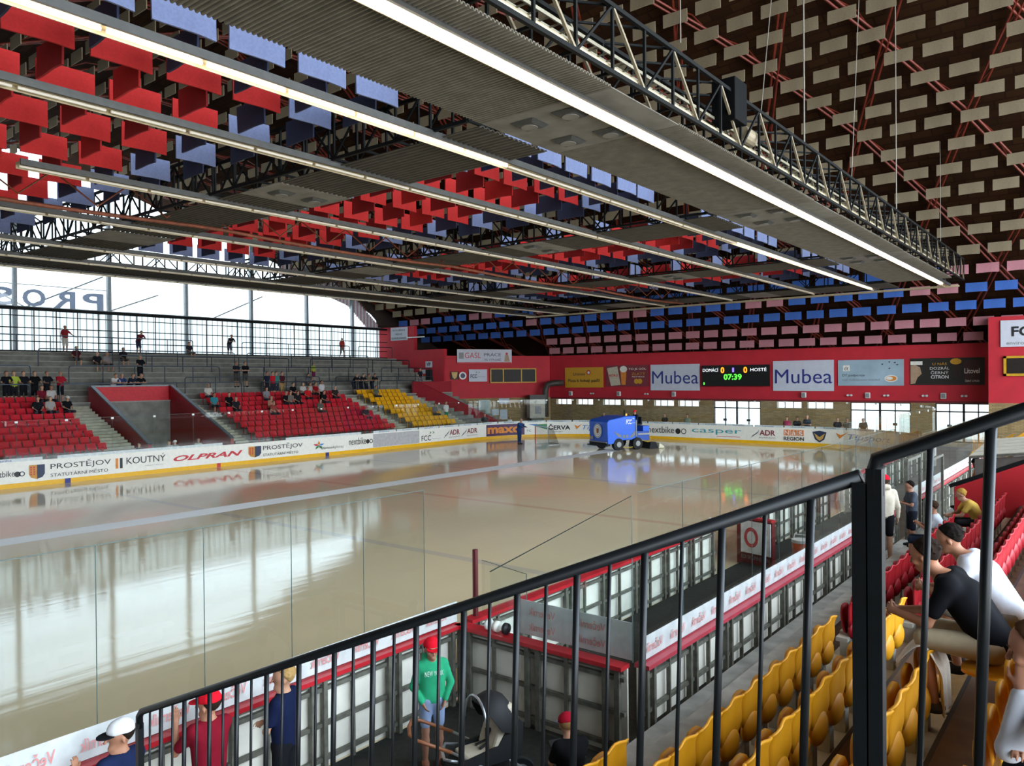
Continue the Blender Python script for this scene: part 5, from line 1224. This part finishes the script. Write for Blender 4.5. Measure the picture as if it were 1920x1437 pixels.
# boys at the near boards, front to back
hb2=dict(L=((-.2,0,1),(0,-1,0),(.9,0,.2),.5),R=((.7,0,-.1),(0,1,0),(0,0,-1),.4))
pb=dict(elL=(.22,.26,1.14),wrL=(.38,.22,1.30),elR=(.20,-.28,1.12),wrR=(.42,-.24,1.15))
person('boy_navy_cap',(-6.72,3.05,0),190,'boy in a navy t-shirt and black and white cap leaning on the near boards','#1c2646','#2b2c33',skin='#b07c60',hair='#241a14',cap='#e6e6e6',brim='#1a1a1e',pose=pb,scale=.90,h=.016,sleeve=.5,leg=.5,child=True,look=(.3,.95,-.1),hands=hb2)
pb2=dict(elL=(.20,.27,1.16),wrL=(.34,.20,1.42),elR=(.22,-.26,1.20),wrR=(.40,-.18,1.38))
person('boy_red',(-6.70,3.85,0),175,'boy in dark red shirt and red cap holding on to the near boards','#7a1424','#26262c',skin='#b07c60',hair='#2a1d15',cap='#d8182a',pose=pb2,scale=.90,h=.016,sleeve=.6,leg=.5,child=True,look=(.8,.6,-.15),hands=dict(L=((0,0,1),(0,-1,0),(1,0,0),.5),R=((.2,0,1),(0,1,0),(1,0,0),.5)))
person('boy_navy_fair',(-6.62,4.62,0),205,'fair-haired boy in a navy t-shirt looking down beside the boy in red','#141c38','#17181c',skin='#b5866a',hair='#a58452',pose='cross',scale=.92,h=.018,sleeve=.55,leg=.5,child=True,look=(.7,.5,-.4))
# girl in green hoodie
person('girl_green',(-6.32,6.42,0),-32,'child in a green hoodie, pale blue shorts and red cap standing in the boards corner','#2f9e70','#8fa0c0',skin='#a87860',hair='#2a1d15',cap='#d8182a',shoes='#a06a54',pose=dict(elL=(.02,.27,1.14),wrL=(.12,.16,.93),elR=(.02,-.27,1.14),wrR=(.12,-.16,.93)),scale=.83,h=.016,longsl=True,leg=.38,child=True,hood=True,look=(1,0,-.1),detail=True)
for o in COL.objects:
    pass
g=[o for o in COL.objects if o.get('label','').startswith('child in a green hoodie')][0]
text('NEW YORK',(.125,-.11,1.08),(0,1,0),.22,.06,cm('#d9e6dc'),g,name='lettering')
# child with a phone sitting at the lower right of the stroller
person('child_phone',(-4.02,5.9,.36),150,'small child in black with a red, white and blue cap looking at a phone','#141416','#30343c',skin='#b5866a',hair='#8a6a44',cap='#a3162a',brim='#8fb0dc',pose=dict(base='sit',elL=(.10,.22,.76),elR=(.10,-.22,.76),wrL=(.30,.06,.80),wrR=(.30,-.07,.80),head=(.10,0,1.2)),scale=.74,h=.016,child=True,look=(1,0,-.45),sleeve=.6,leg=.5)
t=empty('mobile_phone',(-4.30,6.05,.98),'small dark phone held by the child in the red, white and blue cap','phone',rz=math.radians(150)); b=MB(); b.bar((-.02,-.07,0),(-.02,.07,0),.02,.075,(1,0,.6)); b.build('casing',black,t)
# ---- group beyond the red seats
person('kid_grey',(-3.75,19.3,.61),215,'dark-haired child in a grey t-shirt standing beyond the red seats','#4e5560','#222630',hair='#17110e',skin='#a87860',pose='phone',scale=.84,h=.024,child=True,look=(.9,0,-.4))
person('sit_white',(-3.05,18.0,.53),188,'person in a white t-shirt and jeans sitting with a phone beyond the red seats','#cdd0d6','#2a3548',skin='#b07c60',hair='#3a281c',pose=dict(base='sit',wrL=(.32,.06,.86),wrR=(.32,-.06,.86),elL=(.14,.22,.76),elR=(.14,-.22,.76)),scale=1.0,h=.022,sleeve=.55,leg=.55,look=(1,0,-.5))
person('sit_yellow',(-2.36,18.9,.84),200,'fair-haired person in a yellow t-shirt sitting behind the one in white','#d2ab52','#2c2c30',skin='#b98a70',hair='#a8803c',pose='sitlean',scale=.98,h=.024,look=(1,0,-.4))
person('sit_orange',(-2.9,23.0,1.0),200,'person in an orange top and black cap under the tunnel canopy','#a8582a','#222226',skin='#8a5a40',cap='#141416',pose='sit',scale=1.0,h=.03,longsl=True)
# resurfacer driver and goal worker
person('driver',(-24.75+.32+.18,42.55+.74-.08,1.08),math.degrees(math.atan2(-.92,-.40)),'driver in dark blue with a red cap sitting on the ice resurfacer','#17233a','#1c2a44',skin='#b98a70',cap='#d8282a',pose=dict(base='sit',wrL=(.36,.14,.9),wrR=(.36,-.14,.9)),scale=1.0,h=.03,longsl=True,leg=.9)
person('worker',(-32.3,41.5,0),0,'worker in blue overalls pushing the goal across the ice','#22406e','#1f3860',skin='#b98a70',hair='#8a8078',pose='push',scale=1.02,h=.03,longsl=True,leg=.95)
# ---- far spectators: (pixel-free) world positions, pose, colours, clothes words
P_=[]
def fs(x,y,z,pose,face,shc,trc,words,cap=None,scale=1.0,long=False):
    key='far_%s_%s_%s_%.2f'%(pose,bool(cap),long,scale)
    sk=random.choice(['#b98a70','#a87860','#c09678']); ha=random.choice(['#2a1d15','#17110e','#5a4330','#8a8078'])
    person(key,(x,y,z),face+random.uniform(-12,12),words,shc,trc,skin=sk,hair=ha,cap=cap,pose=pose,scale=scale,h=.036,longsl=long,leg=.55 if not long else .9)
def far_at(px,x): # Y on the plane X=x for image column px (used once to lay the crowd out)
    a=fw+RR*((px-960)/FPX); return x*a.y/a.x
for px,pose,sc_,tc_,w in((123,'armout','#8c2a30','#b9b4a8','in a dark red shirt and pale shorts standing leftmost on the top platform'),(262,'lean','#6a2a34','#33384a','in a maroon shirt leaning on the top platform barrier'),(432,'lean','#23262e','#4a4e58','in black leaning on the top platform barrier, third from the left'),(642,'walk','#a63a34','#7a7068','in a salmon red shirt walking on the top platform')):
    fs(-53.5,far_at(px,-53.5),6.4,pose,0,sc_,tc_,'person '+w)
fs(-52.77,far_at(355,-52.77),6.0,'sit',0,'#2b2d33','#6a6458','person in dark clothes sitting on the edge of the top platform')
for px,k,c,w in((145,7,'#4a2024','dark red'),(184,6,'#1d1f24','black'),(202,6,'#8e8a8c','pale grey'),(233,7,'#23252c','dark grey')):
    fs(-45.9-.75*k-.12,far_at(px,-45.9-.75*k),tz(k)-.40,'sit',0,c,'#5a5650','person in %s sitting on the upper terrace, at the left'%w)
fs(-48.6,far_at(263,-48.6),tz(3),'rail',0,'#17181c','#1c1d22','person in black standing alone on the middle terrace above the tunnel')
for px,c,w in((213,'#c4c2be','white'),(225,'#2c3c6a','blue'),(245,'#1f2838','navy'),(261,'#16171b','black')):
    fs(-46.35,far_at(px,-46.35),tz(0),'lean',0,c,'#2b2f3a','person in %s leaning over the barrier above the red tunnel panel'%w)
for px,c,w in((443,'#20242c','dark grey'),(460,'#14151a','black')): fs(-47.4,far_at(px,-47.4),tz(2),'cross',0,c,'#4a4640','person in %s standing in a pair on the middle terrace'%w)
for px,c,tc_,w in((12,'#17181c','#222','black'),(26,'#a8b84a','#333','lime green'),(44,'#1b1c22','#222','dark navy'),(65,'#121316','#222','jet black'),(88,'#1a1c22','#222','charcoal'),(113,'#a02030','#222','red')):
    fs(-46.35,far_at(px,-46.35),tz(0),'rail',0,c,'#1c1c20','person in %s standing at the left barrier above the seats'%w)
def seatp(px,k,c,w,face=0,tc_='#3a3a40',pose='sit',cap=None,sc=1.0,dy=0):
    fs(rowx(k)-.50,far_at(px,rowx(k)-.3)+dy,rowz(k),pose,face,c,tc_,w,cap,sc)
for px,k,c,w in((80,8,'#6a1c28','maroon'),(98,8,'#b8b4b0','white'),(73,6,'#1a1b20','black'),(96,6,'#a09c98','light grey')): seatp(px,k,c,'person in %s sitting in the left red section'%w)
seatp(128,6,'#15151a','person in black with pale cap sitting at the right of the left section',cap='#c8c4bc')
for px,k,c,w in((393,8,'#c2beb6','cream sitting at the top left of the middle section'),(404,6,'#2f7f88','teal sitting near the left of the middle section'),(432,6,'#17181c','black with a green print, left part of the middle section'),(445,5,'#222428','dark grey lower beside the one in black'),(502,7,'#7a7c84','grey sitting, below the standing group'),(511,5,'#a87a64','a tan top in the middle of the red seats'),(539,6,'#16171b','black in the middle of the red seats, centre left'),(547,6,'#6c6460','brown grey beside the one in black'),(552,8,'#131418','black in the top row, centre'),(571,8,'#c6c4c0','white in the top row'),(584,8,'#d0cec8','bright white in the top row, right one'),(561,6,'#1d1e22','charcoal beside the red shirted ones'),(580,7,'#c02028','bright red, centre of the middle section'),(594,8,'#a81c28','dark red in the top row'),(610,6,'#17191c','black, lower right of the group'),(631,7,'#2e2a2a','dark brown at the right of the middle section'),(515,4,'#8a4038','brick red low in the middle section'),(603,4,'#55564c','olive low in the middle section')):
    seatp(px,k,c,'person in '+w)
seatp(708,7,'#5c6654','person in grey green sitting alone among the yellow seats'); seatp(818,2,'#6a6c70','person in grey sitting low beside the last stairs')
fs(-41.3,far_at(685,-41.3),rowz(3)-.25,'sit',0,'#3a3436','#55505a','person with a pink cap sitting on the stairs between red and yellow seats',cap='#c47a86')
for px,c,tc_,w in((501,'#1e2638','#23252c','dark blue'),(511,'#b8202c','#2c2c34','red'),(518,'#3f7a72','#30343c','teal green'),(529,'#4c2028','#a88a58','maroon and tan trousers')): fs(-46.3,far_at(px,-46.3),tz(0)-.0,'stand',0,c,tc_,'person in %s standing above the middle section'%w)
fs(-44.2,far_at(603,-44.2),rowz(7),'stand',0,'#c4c2c4','#1d1e24','person in a white t-shirt standing among the red seats')
for px,c,w in((665,'#15161a','black'),(678,'#1c1d22','dark navy'),(688,'#6c6a52','olive'),(699,'#1a1b1f','charcoal')): fs(-46.3,far_at(px,-46.3),tz(0),'lean',0,c,'#20222a','person in %s leaning on the barrier above the yellow seats'%w)
fs(-48.7,far_at(588,-48.7),tz(3),'stand',0,'#9fb83c','#6a2a4a','child in lime green standing on the middle terrace',scale=.8)
fs(-47.52,far_at(578,-47.5),tz(2)-.40,'sit',0,'#55585e','#55585e','person in grey sitting on the lowest terrace behind the barrier')
fs(-47.0,far_at(788,-47.0),tz(1),'walk',0,'#1f2228','#6a6a70','person in dark clothes walking down by the red ramp')
fs(-40.6,far_at(836,-40.6),rowz(1),'stand',0,'#d8d6d4','#1d7a5c','person in a white t-shirt and green shorts standing on the last stairs')
for px,c,w,cp in((260,'#6c6a68','grey, leftmost behind the far boards',None),(316,'#b8b6b2','white behind the far boards, facing left',None),(327,'#7f8a88','grey green with a white cap behind the far boards','#e4e2dc'),(371,'#c8c4ba','cream with a towel behind the far boards',None)):
    fs(-38.0,far_at(px,-38.0),-.03,'stand',-60,c,'#33343a','person in '+w,cap=cp,scale=.86)
for px,c,w in((1132,'#2a2c2e','black taking a picture behind the resurfacer'),(1246,'#202226','black, right behind the resurfacer'),(1288,'#7c8a78','pale green behind the end boards'),(1475,'#b0405c','pink behind the end boards'),(1494,'#17181b','black beside the one in pink'),(1513,'#3a434c','slate grey with folded arms'),(1570,'#1b1c20','black, left of the glass doors'),(1588,'#26262a','charcoal, by the red pillar'),(1618,'#1a1d20','black before the glass doors')):
    a=fw+RR*((px-960)/FPX); yy=53.0; fs(yy*a.x/a.y,yy,-.03,'cross' if px==1513 else 'stand',-90,c,'#2b2c31','person in '+w,scale=1.0 if px!=1513 else 1.08)
for px,c,w in((908,'#1c1d1f','black by the left glass door'),(935,'#8c6a60','a dusty pink top low behind the end boards'),(955,'#c9c9cb','white and black behind the worker')):
    a=fw+RR*((px-960)/FPX); q=47.5; fs(-38.6 if px<940 else -37.2,(-38.6 if px<940 else -37.2)*a.y/a.x,-.03,'stand',-30,c,'#2b2c31','person in '+w,scale=.9 if px!=908 else 1.05)
# ================================================================ STROLLER AND SMALL THINGS
t=empty('baby_stroller',(-5.35,6.25,0),'black baby stroller with cream seat and tan handle standing in front of the box','stroller',rz=math.radians(222))
STR=t
sb_=mat('stroller_black','#101113',.7,noise=.05); sc=mat('stroller_cream','#cfc4ae',.8,noise=.06); tan=mat('tan_leather','#8a5230',.5); alu=mat('stroller_silver','#b9bcc0',.3,.7)
# hood: half shell open to +x
V=[];F=[];nu,nv=13,9
for th in(0,.02):
    for j in range(nv):
        a=math.radians(-20+150*j/(nv-1))
        for i in range(nu):
            b_=math.pi*i/(nu-1)-math.pi/2; r=.30-th
            V.append((-.05-r*math.cos(a)*math.cos(b_)*.9-.0,r*.85*math.sin(b_),.80+r*math.sin(a)*math.cos(b_)*1.15))
N_=nu*nv
for j in range(nv-1):
    for i in range(nu-1):
        a=j*nu+i; F.append((a,a+1,a+nu+1,a+nu)); F.append((N_+a,N_+a+nu,N_+a+nu+1,N_+a+1))
MB().add(V,F).build('hood',sb_,t,True)
b=MB(); b.tube([(-.05+.27*math.cos(math.radians(50)),.255*math.sin(a),.80+.345*math.cos(a)*.95) for a in np.linspace(-1.5,1.5,13)],.014,6); b.build('hood_trim',alu,t,True)
b=MB(); b.prism([(-.30,-.17,.52),(-.18,-.17,.46),(.02,-.17,.55),(-.16,-.17,1.02),(-.28,-.17,1.0)],(0,.34,0)); b.build('seat_back',sc,t,bevel=.03)
b=MB(); b.prism([(-.22,-.17,.46),(.30,-.17,.50),(.30,-.17,.56),(-.2,-.17,.56)],(0,.34,0)); b.build('seat_cushion',sc,t,bevel=.03)
for y in(-.18,.16):
    b=MB(); b.prism([(-.34,y,.45),(.34,y,.44),(.36,y,.56),(-.05,y,.62),(-.25,y,.9),(-.36,y,.8)],(0,.025,0)); b.build('side_shell',sb_,t)
b=MB(); b.box(-.05,.0,-.02,.02,.56,.75); b.tube([(-.16,-.09,.9),(-.03,-.03,.62),(.1,-.05,.58)],.014,6); b.tube([(-.16,.09,.9),(-.03,.03,.62),(.1,.05,.58)],.014,6); b.build('harness',sb_,t)
b=MB(); b.box(.30,.46,-.17,.17,.42,.48); b.build('footrest',sb_,t)
b=MB(); b.tube([(.30,-.2,.50),(.44,-.18,.52),(.47,0,.53),(.44,.18,.52),(.30,.2,.50)],.018,8); b.build('bumper_bar',alu,t,True)
for y in(-.24,.24):
    b=MB(); b.tube([(-.5,y,.14),(-.1,y,.38),(.36,y,.62)],.016,8); b.tube([(.42,y,.12),(.0,y,.42)],.014,8); b.build('chassis_tube',alu,t,True)
b=MB(); b.tube([(.36,-.24,.62),(.72,-.24,.76),(.80,-.18,.79),(.82,0,.80),(.80,.18,.79),(.72,.24,.76),(.36,.24,.62)],.02,8); b.build('handle',tan,t,True)
for x,r in((.46,.10),(-.40,.15)):
    for y in(-.27,.27):
        o=MB().cyl((x,y,r),r,.05,1,22).build('wheel',sb_,t,bevel=.01); MB().cyl((x,y,r),r*.55,.055,1,16).build('hub',alu,o)
b=MB(); b.prism([(-.28,-.2,.2),(.25,-.2,.2),(.2,-.2,.36),(-.25,-.2,.36)],(0,.4,0)); b.build('basket',sb_,t)
for c_ in STR.children:
    if c_.name.split('.')[0] in('hood','hood_trim','seat_back','seat_cushion','side_shell','harness','footrest'): c_.rotation_euler=(0,0,math.radians(28))
# towel over the seat
V=[];F=[];nu,nv=10,16
for j in range(nv):
    s_=j/(nv-1)
    for i in range(nu):
        u=i/(nu-1); w=.02*math.sin(u*14+s_*2)
        if s_<.35: x=-.22+.20*(s_/.35); z=.60+.20*math.sin(s_/.35*math.pi/2)
        else: q=(s_-.35)/.65; x=-.02+.10*min(1,q*2.5)+.03*q; z=.80-.55*q**1.1
        V.append((x+w,(u-.5)*(.42-.1*s_),z+.015+.01*math.sin(u*9)))
for j in range(nv-1):
    for i in range(nu-1): a=j*nu+i; F.append((a,a+1,a+nu+1,a+nu))
o=MB().add(V,F).build('towel',mat('towel_white','#d9cfc0',.95,noise=.05,scale=30),None,True); so=o.modifiers.new('s','SOLIDIFY'); so.thickness=.012; sub=o.modifiers.new('ss','SUBSURF'); sub.levels=1; sub.render_levels=1
o.location=(RX[3]+.05,6.88,RZ[3]+.02); tag(o,'cream white towel draped over the last yellow seat in front of the man in black','towel')
